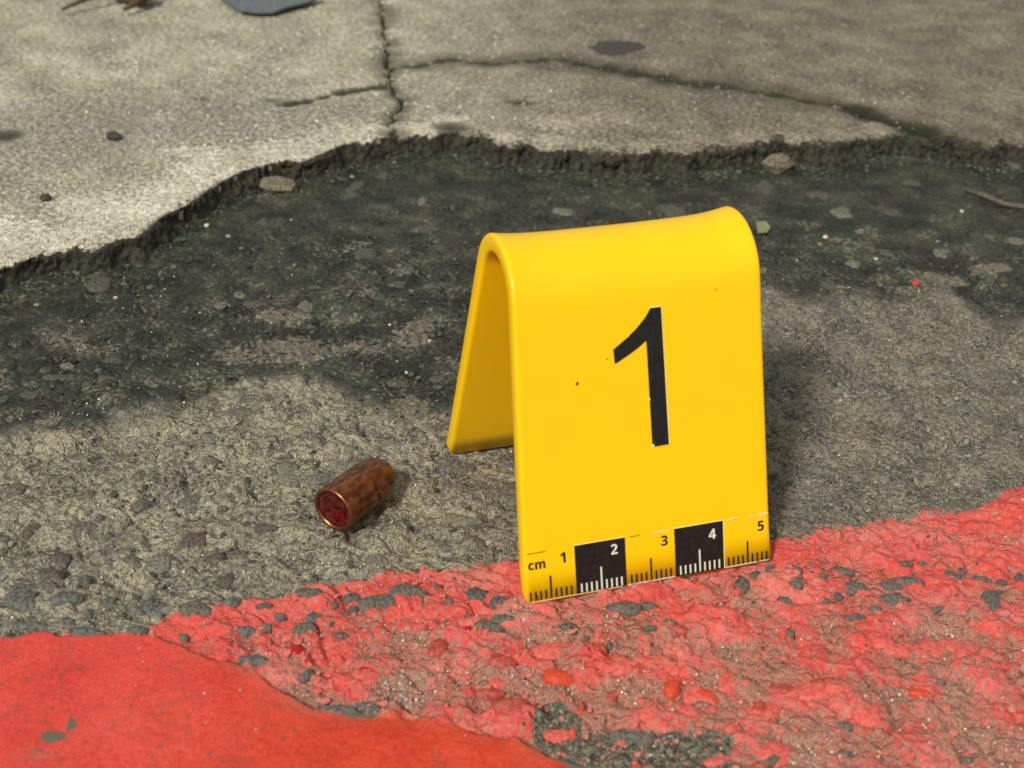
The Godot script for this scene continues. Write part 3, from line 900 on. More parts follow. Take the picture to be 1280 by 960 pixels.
func build_masks() -> void:
	mw = int(RW / MC) + 2
	mh = int(RD / MC) + 2
	for k in 4:
		var m := PackedFloat32Array()
		m.resize(mw * mh)
		if k == 0: m_dust = m
		elif k == 1: m_bare = m
		elif k == 2: m_sand = m
		else: m_line = m
	for q in [[-5.2, -1.5, 1.5, 0.75], [-4.0, -1.55, 0.9, 0.6], [-6.5, -1.0, 0.9, 0.5], [-10.6, -1.4, 0.8, 0.5], [-2.3, -2.6, 0.9, 0.75], [-1.6, -3.3, 0.55, 0.4], [-4.25, -3.1, 0.5, 0.5], [-3.8, -4.6, 0.6, 0.5], [11.2, -6.2, 0.9, 0.9], [10.5, -5.9, 0.5, 0.4], [-5.7, 0.4, 0.8, 0.35], [-2.2, 0.95, 0.7, 0.45], [-1.5, 1.35, 0.7, 0.4], [-6.0, -3.2, 0.5, 0.5], [-5.4, -2.9, 0.4, 0.5], [12.6, -7.0, 0.5, 0.5], [-3.1, -6.0, 0.6, 0.3], [-4.6, -7.2, 0.5, 0.5]]:
		stamp(m_dust, mw, mh, X0, Z0, q[0], q[1], q[2], q[3], 0.8)
	for q in [[0.9, 11.1, 0.45, 0.65], [1.3, 11.55, 0.5, 0.4], [2.05, 11.6, 0.6, 0.5], [2.85, 11.5, 0.8, 0.42], [3.4, 11.3, 0.5, 0.3], [1.6, 11.9, 0.7, 0.4], [3.1, 11.9, 0.9, 0.35], [-7.27, 11.78, 0.2, 0.13], [-7.07, 11.48, 0.08, 0.17], [-2.35, 10.95, 0.35, 0.2], [-8.6, 9.0, 0.9, 0.28]]:
		stamp(m_bare, mw, mh, X0, Z0, q[0], q[1], q[2], q[3], 0.8)
	for q in [[-1.64, 8.85, 0.7, 0.3], [-1.34, 10.14, 0.8, 0.5], [-1.73, 10.5, 0.6, 0.4], [0.6, 8.2, 1.0, 0.4], [1.0, 8.8, 0.8, 0.6], [0.86, 10.23, 0.7, 0.5], [2.4, 10.16, 0.9, 0.4], [3.8, 9.9, 0.8, 0.5], [8.0, 8.4, 1.0, 0.5], [8.1, 11.2, 1.2, 0.6], [5.1, 11.4, 1.2, 0.7], [0.2, 9.9, 0.6, 0.5], [-4.0, 9.9, 1.0, 0.35], [4.2, 9.0, 0.7, 0.4], [-3.0, 10.8, 0.9, 0.4], [-7.4, 12.2, 0.4, 0.25], [6.3, 10.0, 0.9, 0.4], [-2.6, 10.85, 0.9, 0.4]]:
		stamp(m_sand, mw, mh, X0, Z0, q[0], q[1], q[2], q[3], 1.0)
	stroke(m_line, mw, mh, X0, Z0, PackedVector2Array([Vector2(-7.76, 9.32), Vector2(-7.49, 9.79), Vector2(-7.52, 10.21), Vector2(-7.45, 10.5)]), 0.02, 0.22, 0.1)
	stroke(m_line, mw, mh, X0, Z0, PackedVector2Array([Vector2(-8.5, 9.47), Vector2(-8.53, 9.9), Vector2(-8.64, 10.26)]), 0.02, 0.18, 0.1)
	for k in 9:
		var p := Vector2(rng.randf_range(-9.5, -0.5), rng.randf_range(10.0, 13.0))
		var way := rng.randf_range(-1.2, 1.2)
		var l := PackedVector2Array()
		for s in 6: l.push_back(p + Vector2.from_angle(way + rng.randf_range(-0.4, 0.4)) * 0.24 * s)
		stroke(m_line, mw, mh, X0, Z0, l, 0.02, rng.randf_range(0.12, 0.26), 0.12)
	for k in 60: stamp(m_line, mw, mh, X0, Z0, rng.randf_range(-10, 1.5), rng.randf_range(9.5, 13.5), rng.randf_range(0.04, 0.09), 0.05, rng.randf_range(0.3, 0.8))
	pmw = int(PW / MC) + 2
	pmh = int(PD / MC) + 2
	for k in 3:
		var m := PackedFloat32Array()
		m.resize(pmw * pmh)
		if k == 0: p_crack = m
		elif k == 1: p_stain = m
		else: p_pale = m
	stroke(p_crack, pmw, pmh, PX0, PZ0, CRACK, 0.10, 1.0, 0.12)
	stroke(p_crack, pmw, pmh, PX0, PZ0, CRACK.slice(5), 0.13, 1.0, 0.14)
	stroke(p_crack, pmw, pmh, PX0, PZ0, SIDE_CRACK, 0.34, 0.66, 0.12)
	stroke(p_crack, pmw, pmh, PX0, PZ0, SIDE_CRACK.slice(5, 9), 0.55, 0.7, 0.2)
	stroke(p_crack, pmw, pmh, PX0, PZ0, SIDE_CRACK.slice(10), 0.75, 0.85, 0.2)
	stroke(p_crack, pmw, pmh, PX0, PZ0, SIDE_CRACK, 0.9, 0.30, 0.3)
	stroke(p_crack, pmw, pmh, PX0, PZ0, CRACK, 0.45, 0.28, 0.3)
	stroke(p_crack, pmw, pmh, PX0, PZ0, SHORT_CRACK, 0.32, 0.7, 0.12)
	for q in [[-0.05, -17.9, 0.7, 0.3, 0.5], [-15.8, -13.4, 0.6, 0.6, 0.6], [-2.2, -15.4, 0.8, 0.6, 0.6], [-8.2, -17.3, 0.5, 0.35, 0.35], [-10.6, -17.2, 0.35, 0.3, 0.35]]:
		stamp(p_crack, pmw, pmh, PX0, PZ0, q[0], q[1], q[2], q[3], q[4])
	for q in [[-12.5, -15.0, 5.0, 3.2], [-9.0, -16.0, 3.5, 3.0], [-7.5, -14.5, 3.0, 2.0], [-14.5, -12.5, 3.0, 2.5], [-6.0, -16.6, 1.6, 1.4]]:
		stamp(p_stain, pmw, pmh, PX0, PZ0, q[0], q[1], q[2], q[3], 0.8)
	for k in range(3, KERB.size() - 4):
		var w := 1.5 if KERB[k].x < -5 else 0.8
		stamp(p_pale, pmw, pmh, PX0, PZ0, KERB[k].x - 0.3, KERB[k].y - 0.75, w, w * 0.8, 0.8)
	for q in [[-13.4, -6.2, 1.6, 1.4], [-10.0, -12.6, 1.0, 0.5], [-11.5, -8.2, 1.8, 1.5], [1.5, -16.2, 1.6, 1.0], [3.2, -17.0, 1.2, 0.9], [-5.6, -29.5, 0.5, 0.8], [9.6, -15.6, 1.8, 0.4]]:
		stamp(p_pale, pmw, pmh, PX0, PZ0, q[0], q[1], q[2], q[3], 0.75)

func column_curves() -> void:


	c_red.resize(TW); c_gut.resize(TW); c_smo.resize(TW); c_ker.resize(TW)
	for i in TW:
		var x := X0 + (i + 0.5) * RW / TW
		c_red[i] = curve_at(RED, x)
		c_gut[i] = curve_at(GUTTER, x)
		c_smo[i] = curve_at(SMOOTH, x)
		c_ker[i] = curve_at(KERB, x)

func road_heights(j: int) -> void:
	var r := PackedFloat32Array()
	r.resize(NX)
	for i in NX:
		var x := X0 + i * DX
		r[i] = road_height(x, zr[j], curve_k[i], curve_g[i], curve_r[i], curve_s[i])
	rows[j] = r

func pave_heights(j: int) -> void:
	var r := PackedFloat32Array()
	r.resize(pnx)
	var s := PackedFloat32Array()
	s.resize(pnx)
	var z := PZ0 + j * PDX
	var mj := clampi(int((z - PZ0) / MC), 0, pmh - 1) * pmw
	for i in pnx:
		var x := PX0 + i * PDX
		var ins := pave_inside(x, z)
		s[i] = ins.y
		var h := pave_height(x, z, ins.x)
		var c := p_crack[mj + clampi(int((x - PX0) / MC), 0, pmw - 1)]
		if c > 0.0: h -= minf(c, 0.8) * (0.30 if c > 0.76 else 0.10)
		r[i] = h
	rows[j] = r
	sides[j] = s

var curve_k := PackedFloat32Array()
var curve_g := PackedFloat32Array()
var curve_r := PackedFloat32Array()
var curve_s := PackedFloat32Array()

func in_rows(row: Callable, n: int) -> PackedFloat32Array:
	rows = []
	rows.resize(n)
	var id := WorkerThreadPool.add_group_task(row, n)
	WorkerThreadPool.wait_for_group_task_completion(id)
	var all := PackedFloat32Array()
	for r in rows: all.append_array(r)
	return all

# one light smoothing pass, so that no step is narrower than the grid can draw
func softened(h: PackedFloat32Array, nx: int) -> PackedFloat32Array:
	var o := h.duplicate()
	for q in range(nx + 1, h.size() - nx - 1):
		o[q] = h[q] * 0.36 + (h[q - 1] + h[q + 1] + h[q - nx] + h[q + nx]) * 0.16
	return o

func build_road() -> void:
	var t0 := Time.get_ticks_msec()
	NX = int(RW / DX) + 1
	var z := Z0
	while z < Z0 + RD:
		zr.push_back(z)
		z += lerpf(0.062, 0.036, clampf((z - Z0) / 30.0, 0, 1))
	NZ = zr.size()
	for i in NX:
		var x := X0 + i * DX
		curve_k.push_back(curve_at(KERB, x))
		curve_g.push_back(curve_at(GUTTER, x))
		curve_r.push_back(curve_at(RED, x))
		curve_s.push_back(curve_at(SMOOTH, x))
	hs = softened(in_rows(road_heights, NZ), NX)
	column_curves()
	var tex := paint(road_row, TW, TH)
	var v := PackedVector3Array()
	var n := PackedVector3Array()
	var uv := PackedVector2Array()
	v.resize(NX * NZ); n.resize(NX * NZ); uv.resize(NX * NZ)
	var cls := PackedByteArray()
	cls.resize(NX * (NZ - 1))
	cls.fill(9)
	for j in NZ:
		var ja := maxi(j - 1, 0)
		var jb := mini(j + 1, NZ - 1)
		var dz := zr[jb] - zr[ja]
		for i in NX:
			var q := j * NX + i
			var x := X0 + i * DX
			v[q] = Vector3(x, hs[q], zr[j]) * CM
			var ia := maxi(i - 1, 0)
			var ib := mini(i + 1, NX - 1)
			n[q] = Vector3(-(hs[j * NX + ib] - hs[j * NX + ia]) / ((ib - ia) * DX), 1.0, -(hs[jb * NX + i] - hs[ja * NX + i]) / dz).normalized()
			uv[q] = Vector2((x - X0) / RW, (zr[j] - Z0) / RD)
			if j < NZ - 1 and i < NX - 1:
				var zz := zr[j] - curve_r[i]
				if zr[j] > curve_s[i]: cls[q] = 3
				elif zz > 0.0: cls[q] = 2
				elif zr[j] < curve_g[i]: cls[q] = 1
				else: cls[q] = 0
	var road := base("road")
	tag(road, "grey dusty worn asphalt with embedded stones", "", "", "structure")
	put("asphalt", grid_piece(NX, v, n, uv, cls, 0), ground_material(tex, 0.9, 0.05, 0.3), road)
	var gutter := base("gutter")
	tag(gutter, "dark damp strip of road along the broken pavement edge", "", "", "structure")
	put("damp_asphalt", grid_piece(NX, v, n, uv, cls, 1), ground_material(tex, 0.46, 0.045, 0.45), gutter)
	var marking := base("road_marking")
	tag(marking, "red painted road marking, rough and worn on the right, thick and smooth on the left", "", "", "structure")
	put("worn_paint", grid_piece(NX, v, n, uv, cls, 2), ground_material(tex, 0.78, 0.05, 0.3), marking)
	put("smooth_paint", grid_piece(NX, v, n, uv, cls, 3), ground_material(tex, 0.55, 0.05, 0.4), marking)
	# the rest of the road, out to the horizon
	var grey := mottled(Color(0.30, 0.29, 0.265), Color(0.52, 0.50, 0.44), 61, 0.12, 0.9, 0.1)
	for q in [[-20000, Z0 + RD - 0.3, 20000, 20000], [-20000, -4.0, X0 + 0.3, Z0 + RD - 0.3], [X0 + RW - 0.3, -16.5, 20000, Z0 + RD - 0.3]]:
		var st := PackedVector3Array([Vector3(q[0], -0.16, q[1]), Vector3(q[2], -0.16, q[1]), Vector3(q[2], -0.16, q[3]), Vector3(q[0], -0.16, q[3])])
		put("asphalt", solid(st, PackedInt32Array([0, 1, 2, 0, 2, 3])), grey, road)
	build_stones(road, gutter, marking)
	print("road ", Time.get_ticks_msec() - t0, " ", NX * NZ)

func build_stones(road: Node3D, gutter: Node3D, marking: Node3D) -> void:
	var mats := {
		"dark": [mottled(Color(0.27, 0.25, 0.235), Color(0.42, 0.39, 0.36), 31, 1.6, 0.7, 0.03), mottled(Color(0.30, 0.28, 0.26), Color(0.45, 0.42, 0.375), 32, 1.6, 0.75, 0.03)],
		"slate": [mottled(Color(0.25, 0.26, 0.25), Color(0.45, 0.445, 0.405), 33, 1.6, 0.7, 0.03)],
		"brown": [mottled(Color(0.27, 0.255, 0.225), Color(0.46, 0.43, 0.365), 34, 1.6, 0.8, 0.03), mottled(Color(0.24, 0.205, 0.20), Color(0.40, 0.35, 0.32), 35, 1.6, 0.75, 0.03)],
		"red": [mottled(Color(0.58, 0.20, 0.16), Color(0.72, 0.33, 0.27), 36, 1.3, 0.55, 0.02)],
		"orange": [mottled(Color(0.74, 0.22, 0.11), Color(0.80, 0.29, 0.16), 37, 1.3, 0.58, 0.02)],
		"pale": [mottled(Color(0.32, 0.305, 0.265), Color(0.49, 0.47, 0.405), 38, 1.6, 0.8, 0.03), mottled(Color(0.23, 0.225, 0.195), Color(0.37, 0.355, 0.305), 39, 1.6, 0.8, 0.03)],
		"sunk": [mottled(Color(0.36, 0.35, 0.315), Color(0.55, 0.53, 0.46), 40, 1.6, 0.88, 0.04), mottled(Color(0.29, 0.28, 0.255), Color(0.47, 0.45, 0.395), 43, 1.6, 0.8, 0.04), mottled(Color(0.30, 0.30, 0.28), Color(0.50, 0.49, 0.44), 44, 1.6, 0.75, 0.04)],
		"pink": [mottled(Color(0.80, 0.29, 0.26), Color(0.80, 0.42, 0.37), 42, 1.3, 0.62, 0.03)],
	}
	var shapes := []
	for k in 9: shapes.append(stone_mesh(100 + k, (k % 3) / 2.0))
	var lots := STONES.duplicate()
	# stones that the photograph shows only as lumps: sunk in the dust, or under the paint
	var sunk := []
	for k in 150:
		var x := rng.randf_range(-10, 12)
		var zz := rng.randf_range(curve_at(GUTTER, x) + 0.3, curve_at(RED, x) - 0.2)
		var s := 0.14 + 0.42 * pow(rng.randf(), 1.6)
		if Vector2(x, zz).distance_to(Vector2(-3, 5.2)) < 1.3: continue
		sunk.append_array([x, zz, s * rng.randf_range(1.0, 1.6), s])
	lots["sunk"] = sunk
	var pink := []
	for k in 36:
		var x := rng.randf_range(-5.5, 11)
		var zz := rng.randf_range(curve_at(RED, x) + 0.5, 13.2)
		if zz > curve_at(SMOOTH, x) - 0.4: continue
		var s := rng.randf_range(0.25, 0.6)
		pink.append_array([x, zz, s * rng.randf_range(1.0, 1.7), s])
	lots["pink"] = pink
	for kind in lots:
		var l: Array = lots[kind]
		for k in range(0, l.size(), 4):
			var x: float = l[k]
			var zz: float = l[k + 1]
			var w: float = l[k + 2]
			var d: float = l[k + 3]
			var parent := marking if zz > curve_at(RED, x) else gutter if zz < curve_at(GUTTER, x) else road
			var ms: Array = mats[kind]
			var o := put("stone", shapes[rng.randi() % shapes.size()], ms[rng.randi() % ms.size()], parent)
			var up := (0.05 if kind == "pale" else 0.075) if kind != "sunk" and kind != "pink" else 0.07
			if kind == "orange" or kind == "red": up = 0.09
			var hh := up + 0.06 * minf(w, d)
			var turn := rng.randf_range(-0.25, 0.25)
			o.transform = Transform3D(Basis(Vector3.UP, turn).scaled_local(Vector3(w * 1.08, hh, d * 1.08)), Vector3(x, ground_mean(x, zz, minf(w, d) * 0.4) - hh * (0.45 if up < 0.072 else 0.22), zz) * CM)
			if rng.randf() < 0.5: o.rotate_object_local(Vector3.UP, PI)
	# pale chips lying loose in the gutter dirt
	var chip := [pebble_mesh(3, 0.5), pebble_mesh(4, 0.6)]
	var pale := matte(Color(0.78, 0.75, 0.62), 0.5)
	var grey := matte(Color(0.55, 0.53, 0.46), 0.7)
	for q in [[-12.05, -3.48, 0.12], [-10.1, -3.76, 0.10], [-2.84, -8.55, 0.08], [-8.7, -8.39, 0.14], [-7.98, -7.76, 0.15], [-5.07, -12.41, 0.13], [6.15, -14.1, 0.2], [13.15, -11.18, 0.13], [8.71, -8.84, 0.15], [8.5, -8.5, 0.1], [-3.07, -2.76, 0.08], [-2.04, -2.05, 0.09], [-2.46, -0.28, 0.08], [-6.4, -8.9, 0.1], [-5.9, -6.0, 0.08], [-9.0, -4.4, 0.08], [9.9, -7.6, 0.1], [7.7, -7.4, 0.1], [11.9, -8.9, 0.1]]:
		var o := put("chip", chip[rng.randi() % 2], pale if rng.randf() < 0.6 else grey, gutter)
		o.transform = Transform3D(Basis(Vector3.UP, rng.randf() * TAU).scaled_local(Vector3(q[2] * 1.2, q[2] * 0.7, q[2])), Vector3(q[0], ground_at(q[0], q[1]) + q[2] * 0.2, q[1]) * CM)

func ground_mean(x: float, z: float, r: float) -> float:
	return (ground_at(x, z) + ground_at(x - r, z) + ground_at(x + r, z) + ground_at(x, z - r) + ground_at(x, z + r)) / 5.0

# the broken front of the slab: a chipped, uneven face swept along the edge
func broken_face() -> ArrayMesh:
	var v := PackedVector3Array()
	var tris := PackedInt32Array()
	var chips := noise(21, FastNoiseLite.TYPE_CELLULAR, 1.5)
	chips.cellular_return_type = FastNoiseLite.RETURN_CELL_VALUE
	chips.domain_warp_enabled = true
	chips.domain_warp_amplitude = 0.3
	chips.domain_warp_frequency = 1.2
	var lev := 13
	var line := PackedVector2Array()
	var x := -22.0
	while x < 24.0:
		line.push_back(Vector2(x, x * 0.0 + pave_inside(x, 0.0).x))
		x += 0.05 / (1.0 + 0.5 * absf(pave_inside(x + 0.05, 0.0).x - pave_inside(x, 0.0).x) / 0.05)
	for i in line.size():
		var a := line[maxi(i - 4, 0)]
		var b := line[mini(i + 4, line.size() - 1)]
		var out := Vector2(-(b - a).y, (b - a).x).normalized()
		var p0 := line[i]
		var top := pave_at(p0.x - out.x * 0.22, p0.y - out.y * 0.22)
		for k in lev:
			var t := (k - 1.0) / (lev - 2.0)
			var y := lerpf(top - 0.01, -0.42, pow(maxf(t, 0.0), 0.9))
			var o := 0.02 + 0.10 * t + 0.28 * t * t
			if k == 0:
				y = top - 0.09
				o = -0.16
			else:
				o += 0.11 * chips.get_noise_3d(p0.x, y * 1.3, p0.y) + 0.07 * n_fine.get_noise_3d(p0.x * 0.6, y * 0.6, p0.y * 0.6) + 0.05 * n_rag.get_noise_3d(p0.x * 3.0, y * 3.0, p0.y * 3.0)
				if k == 1:
					o *= 0.6
					y -= 0.05 * absf(n_rag.get_noise_3d(p0.x * 4.0, 2.0, p0.y * 4.0))
			v.push_back(Vector3(p0.x + out.x * o, y, p0.y + out.y * o))
	for i in line.size() - 1:
		for k in lev - 1:
			var a := i * lev + k
			tris.append_array(PackedInt32Array([a, a + lev, a + 1, a + 1, a + lev, a + lev + 1]))
	return solid(v, tris)

func build_pavement() -> void:
	var t0 := Time.get_ticks_msec()
	pnx = int(PW / PDX) + 1
	pnz = int(PD / PDX) + 1
	sides.resize(pnz)
	ph = softened(in_rows(pave_heights, pnz), pnx)
	for s in sides: p_in.append_array(s)
	var tex := paint(pave_row, PTW, PTH)
	var v := PackedVector3Array()
	var n := PackedVector3Array()
	var uv := PackedVector2Array()
	v.resize(pnx * pnz); n.resize(pnx * pnz); uv.resize(pnx * pnz)
	var cls := PackedByteArray()
	cls.resize(pnx * (pnz - 1))
	cls.fill(9)
	var crack_x := PackedVector2Array()
	for k in range(0, CRACK.size()): crack_x.push_back(Vector2(CRACK[k].y, CRACK[k].x))
	var kz := PackedFloat32Array()
	for i in pnx: kz.push_back(curve_at(KERB, PX0 + i * PDX))
	for j in pnz:
		var z := PZ0 + j * PDX
		var cx := curve_at(crack_x, z)
		for i in pnx:
			var q := j * pnx + i
			var x := PX0 + i * PDX
			v[q] = Vector3(x, ph[q], z) * CM
			var ia := maxi(i - 1, 0)
			var ib := mini(i + 1, pnx - 1)
			var ja := maxi(j - 1, 0)
			var jb := mini(j + 1, pnz - 1)
			n[q] = Vector3(-(ph[j * pnx + ib] - ph[j * pnx + ia]) / ((ib - ia) * PDX), 1.0, -(ph[jb * pnx + i] - ph[ja * pnx + i]) / ((jb - ja) * PDX)).normalized()
			uv[q] = Vector2((x - PX0) / PW, (z - PZ0) / PD)
			if j < pnz - 1 and i < pnx - 1:
				if ph[q] < -0.40 and ph[q + 1] < -0.40 and ph[q + pnx] < -0.40: continue
				if ph[q] < 0.0 and ph[q + pnx] < -0.3: continue
				elif x < cx: cls[q] = 0
				elif x < 13.4 and z > curve_at(SIDE_CRACK, x): cls[q] = 1
				else: cls[q] = 2
	var pave := base("pavement")
	tag(pave, "pale cracked concrete pavement with a broken front edge", "", "", "structure")
	var mat := ground_material(tex, 0.9, 0.035, 0.3)
	for k in 3: put("concrete_slab", grid_piece(pnx, v, n, uv, cls, k), mat, pave)
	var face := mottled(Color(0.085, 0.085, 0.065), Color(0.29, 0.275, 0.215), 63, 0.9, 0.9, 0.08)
	put("broken_face", broken_face(), face, pave)
	var conc := mottled(Color(0.44, 0.41, 0.34), Color(0.64, 0.60, 0.50), 62, 0.12, 0.9, 0.1)
	for q in [[-20000, -20000, 20000, PZ0 + 0.3], [-20000, PZ0 + 0.3, PX0 + 0.3, -4.0], [PX0 + PW - 0.3, PZ0 + 0.3, 20000, -16.5]]:
		var st := PackedVector3Array([Vector3(q[0], 0.44, q[1]), Vector3(q[2], 0.44, q[1]), Vector3(q[2], 0.44, q[3]), Vector3(q[0], 0.44, q[3])])
		put("concrete_slab", solid(st, PackedInt32Array([0, 1, 2, 0, 2, 3])), conc, pave)
	print("pavement ", Time.get_ticks_msec() - t0, " ", pnx * pnz)


func build_litter() -> void:
	# broken-off concrete
	var conc := mottled(Color(0.30, 0.28, 0.225), Color(0.52, 0.485, 0.40), 71, 1.2, 0.9, 0.04)
	var f := put("concrete_fragment", pebble_mesh(41, 0.5), conc)
	f.transform = Transform3D(Basis(Vector3.UP, 0.4).scaled_local(Vector3(1.05, 0.6, 0.8)), Vector3(8.2, -0.06, -14.4) * CM)
	tag(f, "tan broken concrete fragment wedged under the pavement edge behind the yellow marker", "concrete fragment", "broken concrete pieces")
	var f2 := put("concrete_fragment", pebble_mesh(43, 0.45), conc)
	f2.transform = Transform3D(Basis(Vector3.UP, -0.3).scaled_local(Vector3(1.35, 0.5, 0.75)), Vector3(-7.15, -0.08, -11.35) * CM)
	tag(f2, "long flat concrete flake below the pavement edge left of the crack", "concrete fragment", "broken concrete pieces")
	# stick in the gutter
	var bark := mottled(Color(0.28, 0.26, 0.22), Color(0.44, 0.41, 0.345), 72, 2.0, 0.85, 0.02)
	var gy := ground_at(14.1, -12.2) + 0.06
	var t := put("twig", stick([Vector3(13.6, gy + 0.05, -12.75), Vector3(14.1, gy + 0.08, -12.25), Vector3(14.55, gy + 0.04, -11.75), Vector3(15.3, gy + 0.1, -11.35), Vector3(16.6, gy, -10.9)], [0.05, 0.085, 0.08, 0.075, 0.05]), bark)
	tag(t, "thin pale twig lying in the dark gutter at the right", "twig")
	# dry curled plant bits on the pavement
	var dry := mottled(Color(0.24, 0.18, 0.10), Color(0.42, 0.34, 0.20), 73, 2.0, 0.85, 0.02)
	var y := 0.62
	var leaf := base("dry_leaf", Vector3(-15.6, y, -26.6))
	tag(leaf, "curled dry brown leaf bit with a bent stalk on the left concrete slab", "dry leaf")
	put("stalk", stick([Vector3(-1.9, 0.05, 0.9), Vector3(-1.2, 0.25, 0.2), Vector3(-0.5, 0.35, -0.5), Vector3(0.3, 0.3, -0.9), Vector3(1.0, 0.35, -0.5), Vector3(0.75, 0.2, 0.3), Vector3(0.4, 0.05, 0.7)], [0.06, 0.1, 0.13, 0.14, 0.15, 0.13, 0.08]), dry, leaf)
	put("blade", sheet(PackedVector2Array([Vector2(-0.6, -1.4), Vector2(0.5, -1.7), Vector2(1.3, -1.1), Vector2(1.2, -0.3), Vector2(0.7, -0.1), Vector2(0.2, -0.6), Vector2(-0.3, -0.7)]), 0.04, 0.12), dry, leaf)
	# grey-blue scrap
	var scrap := put("plastic_scrap", sheet(PackedVector2Array([Vector2(-1.75, -1.0), Vector2(-0.9, 0.25), Vector2(-0.55, 0.75), Vector2(0.1, 0.95), Vector2(0.75, 0.85), Vector2(1.2, 0.15), Vector2(1.9, -0.5), Vector2(2.3, -1.3), Vector2(0.9, -1.9), Vector2(-0.8, -1.7)]), 0.06, 0.02), mottled(Color(0.30, 0.33, 0.35), Color(0.40, 0.43, 0.45), 74, 0.8, 0.45, 0.01))
	scrap.position = Vector3(-10.35, 0.58, -27.2) * CM
	tag(scrap, "flat grey-blue plastic scrap on the pavement left of the long crack", "plastic scrap")
	# flattened gum
	var gum := put("chewing_gum", stone_mesh(207, 1.0), mottled(Color(0.20, 0.18, 0.16), Color(0.29, 0.265, 0.235), 75, 1.5, 0.7, 0.01))
	gum.transform = Transform3D(Basis(Vector3.UP, -0.2).scaled_local(Vector3(2.2, 0.10, 1.9)), Vector3(3.4, pave_at(3.4, -24.1) - 0.02, -24.1) * CM)
	tag(gum, "dark flattened chewing gum spot on the pavement above the side crack", "chewing gum")
	var dark := mottled(Color(0.12, 0.11, 0.09), Color(0.30, 0.27, 0.225), 76, 1.6, 0.6, 0.03)
	var p1 := put("dark_pebble", pebble_mesh(51, 0.3), dark)
	p1.transform = Transform3D(Basis(Vector3.UP, -0.5).scaled_local(Vector3(0.62, 0.3, 0.42)), Vector3(-12.5, pave_at(-12.5, -13.4) + 0.07, -13.4) * CM)
	tag(p1, "larger dark brown pebble in the middle of the left concrete slab", "pebble", "dark pebbles on the pavement")
	var p2 := put("dark_pebble", pebble_mesh(52, 0.3), dark)
	p2.transform = Transform3D(Basis(Vector3.UP, 0.3).scaled_local(Vector3(0.36, 0.24, 0.36)), Vector3(-13.2, pave_at(-13.2, -8.6) + 0.06, -8.6) * CM)
	tag(p2, "small dark pebble near the bright front edge of the left slab", "pebble", "dark pebbles on the pavement")
	var rf := put("red_fleck", pebble_mesh(53, 0.3), matte(Color(0.80, 0.16, 0.16), 0.4))
	rf.transform = Transform3D(Basis().scaled_local(Vector3(0.25, 0.13, 0.2)), Vector3(10.67, ground_at(10.67, -6.1) + 0.05, -6.1) * CM)
	tag(rf, "tiny bright red fleck on the dark gutter right of the marker", "paint fleck")
	var green := mottled(Color(0.38, 0.39, 0.26), Color(0.55, 0.56, 0.42), 77, 3.0, 0.6, 0.01)
	var lf := put("leaf_scrap", sheet(PackedVector2Array([Vector2(-0.16, -0.2), Vector2(0.1, -0.24), Vector2(0.24, 0.0), Vector2(0.12, 0.22), Vector2(-0.15, 0.26)]), 0.03, 0.9), green)
	lf.transform = Transform3D(Basis(Vector3.RIGHT, 0.6), Vector3(6.95, ground_at(6.95, -9.2) + 0.12, -9.2) * CM)
	tag(lf, "pale green leaf scrap in the gutter beside the top of the marker", "leaf scrap", "green plant scraps")
	var weed := base("moss_sprig", Vector3(-9.2, ground_at(-9.2, -7.4), -7.4))
	tag(weed, "small green sprig growing under the broken edge of the left slab", "weed", "green plant scraps")
	weed.scale = Vector3.ONE * 0.55
	for k in 7:
		var a := TAU * k / 7
		var d := Vector3(cos(a), 0, sin(a))
		put("leaf", stick([Vector3.ZERO, d * 0.15 + Vector3(0, 0.12, 0), d * 0.34 + Vector3(0, 0.17, 0)], [0.02, 0.05, 0.01], 5), matte(Color(0.24, 0.33, 0.25), 0.6), weed)
	# blood
	var blood := matte(Color(0.66, 0.02, 0.07), 0.22)
	for q in [[-3.63, 9.53, 0.26, 0.24, "largest dark red drop on the worn paint by the smooth red edge"], [-3.38, 9.76, 0.13, 0.13, "small dark red drop just below the largest drop"], [-2.4, 9.89, 0.30, 0.22, "flat dark red smear in the worn paint under the bullet"], [-2.98, 10.14, 0.10, 0.10, "pinpoint dark red drop close to the smooth red layer"], [-0.64, 8.84, 0.13, 0.2, "single round red drop left of the marker's front corner"]]:
		var o := put("blood_drop", stone_mesh(300 + int(q[2] * 100), 0.3), blood)
		o.transform = Transform3D(Basis().scaled_local(Vector3(q[2], 0.035, q[3])), Vector3(q[0], ground_mean(q[0], q[1], 0.05) + 0.004, q[1]) * CM)
		tag(o, q[4], "blood drop", "blood drops on the red paint")
	# grit
	var gm := MultiMesh.new()
	gm.transform_format = MultiMesh.TRANSFORM_3D
	gm.use_colors = true
	gm.mesh = pebble_mesh(66, 0.7)
	gm.instance_count = 13500
	for k in gm.instance_count:
		var x := rng.randf_range(-11, 14)
		var z := rng.randf_range(-8, 13)
		if k >= 11000:
			x = rng.randf_range(-15, 19)
			z = pave_inside(x, 0.0).x + 0.25 + 0.9 * pow(rng.randf(), 2.0)
		var s := 0.035 + 0.10 * pow(rng.randf(), 4.0)
		var lum := 0.05 + 0.25 * pow(rng.randf(), 1.6)
		var col := Color(lum, lum * 0.96, lum * 0.82)
		if z > curve_at(RED, x) + 0.1:
			if rng.randf() < 0.9: col = Color(0.60, 0.08, 0.06).lerp(Color(0.5, 0.2, 0.15), rng.randf())
			elif s > 0.07: s = 0.06
			if z > curve_at(SMOOTH, x) - 0.1: s = 0.004
		elif z < curve_at(GUTTER, x): col = col * 0.45
		gm.set_instance_transform(k, Transform3D(Basis.from_euler(Vector3(rng.randf() * 0.6, rng.randf() * TAU, rng.randf() * 0.6)).scaled_local(Vector3(s * 1.3, s * 0.6, s)), Vector3(x, ground_at(x, z) - s * 0.05, z) * CM))
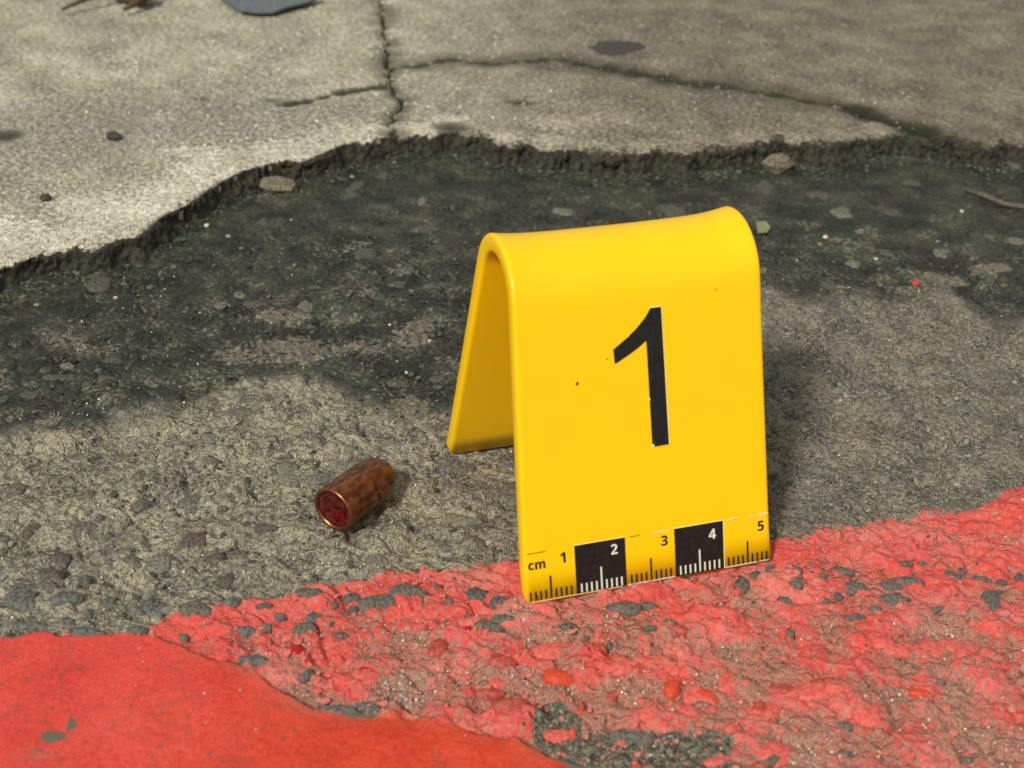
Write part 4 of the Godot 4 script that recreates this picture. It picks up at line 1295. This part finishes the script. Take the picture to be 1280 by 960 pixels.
		gm.set_instance_color(k, col)
	var grit := MultiMeshInstance3D.new()
	grit.name = "grit"
	grit.multimesh = gm
	var gmat := matte(Color.WHITE, 0.85)
	gmat.vertex_color_use_as_albedo = true
	grit.material_override = gmat
	add_child(grit)
	tag(grit, "fine angular grey grit worked loose from the road surface", "grit", "", "stuff")
	# sand
	var mm := MultiMesh.new()
	mm.transform_format = MultiMesh.TRANSFORM_3D
	mm.use_colors = true
	mm.mesh = pebble_mesh(61, 0.6)
	var where := []
	for q in [[-1.64, 8.85, 0.45, 0.2, 160], [-1.34, 10.14, 0.5, 0.3, 260], [-1.73, 10.46, 0.35, 0.2, 160], [0.51, 8.15, 0.3, 0.15, 60], [1.02, 8.75, 0.5, 0.3, 80], [0.86, 10.23, 0.4, 0.3, 140], [2.4, 10.2, 0.5, 0.25, 120], [3.78, 9.9, 0.5, 0.3, 140], [8.02, 8.38, 0.5, 0.3, 120], [8.15, 11.23, 0.5, 0.35, 150], [5.08, 11.4, 0.6, 0.4, 160], [0.17, 9.86, 0.4, 0.3, 100], [1.9, 8.3, 0.4, 0.2, 60], [4.2, 9.06, 0.4, 0.2, 80], [2.6, 11.8, 0.9, 0.4, 200], [-4.3, 9.75, 0.4, 0.15, 60], [7.0, 10.2, 0.5, 0.3, 90]]:
		for k in q[4] * 3 / 4: where.append(Vector2(q[0] + rng.randfn() * q[2] * (0.5 + 0.7 * rng.randf()), q[1] + rng.randfn() * q[3] * (0.5 + 0.7 * rng.randf())))
	for k in 1500: where.append(Vector2(rng.randf_range(-11, 13), rng.randf_range(-6, 13)))
	for k in 700: where.append(Vector2(rng.randf_range(-10, -1), rng.randf_range(1, 9)))
	var on_road := where.size()
	for k in 7000: where.append(Vector2(rng.randf_range(-15, 14), -4.0 - 24.0 * rng.randf()))
	mm.instance_count = where.size()
	for k in where.size():
		var p: Vector2 = where[k]
		var s := 0.016 + 0.036 * pow(rng.randf(), 3.0)
		var top := 0.0
		if k >= on_road:
			s *= lerpf(2.0, 1.3, smoothstep(-6.0, 4.0, p.x))
			top = pave_at(p.x, p.y)
			if pave_inside(p.x, p.y).y < 0.1: s = 0.003
		else: top = ground_at(p.x, p.y)
		if p.y > curve_at(SMOOTH, p.x) and rng.randf() < 0.8: s *= 0.3
		mm.set_instance_transform(k, Transform3D(Basis.from_euler(Vector3(rng.randf() * TAU, rng.randf() * TAU, 0)).scaled_local(Vector3(s, s * 0.8, s)), Vector3(p.x, top + s * 0.1, p.y) * CM))
		var t_ := rng.randf()
		mm.set_instance_color(k, Color(0.30, 0.27, 0.20).lerp(Color(0.85, 0.80, 0.66), t_ * t_) if rng.randf() < 0.75 else Color(0.16, 0.14, 0.11))
	var sand := MultiMeshInstance3D.new()
	sand.name = "sand"
	sand.multimesh = mm
	var smat := matte(Color.WHITE, 0.25)
	smat.vertex_color_use_as_albedo = true
	sand.material_override = smat
	add_child(sand)
	tag(sand, "glinting pale sand grains scattered over pavement and road and in hollows of the paint", "sand", "", "stuff")
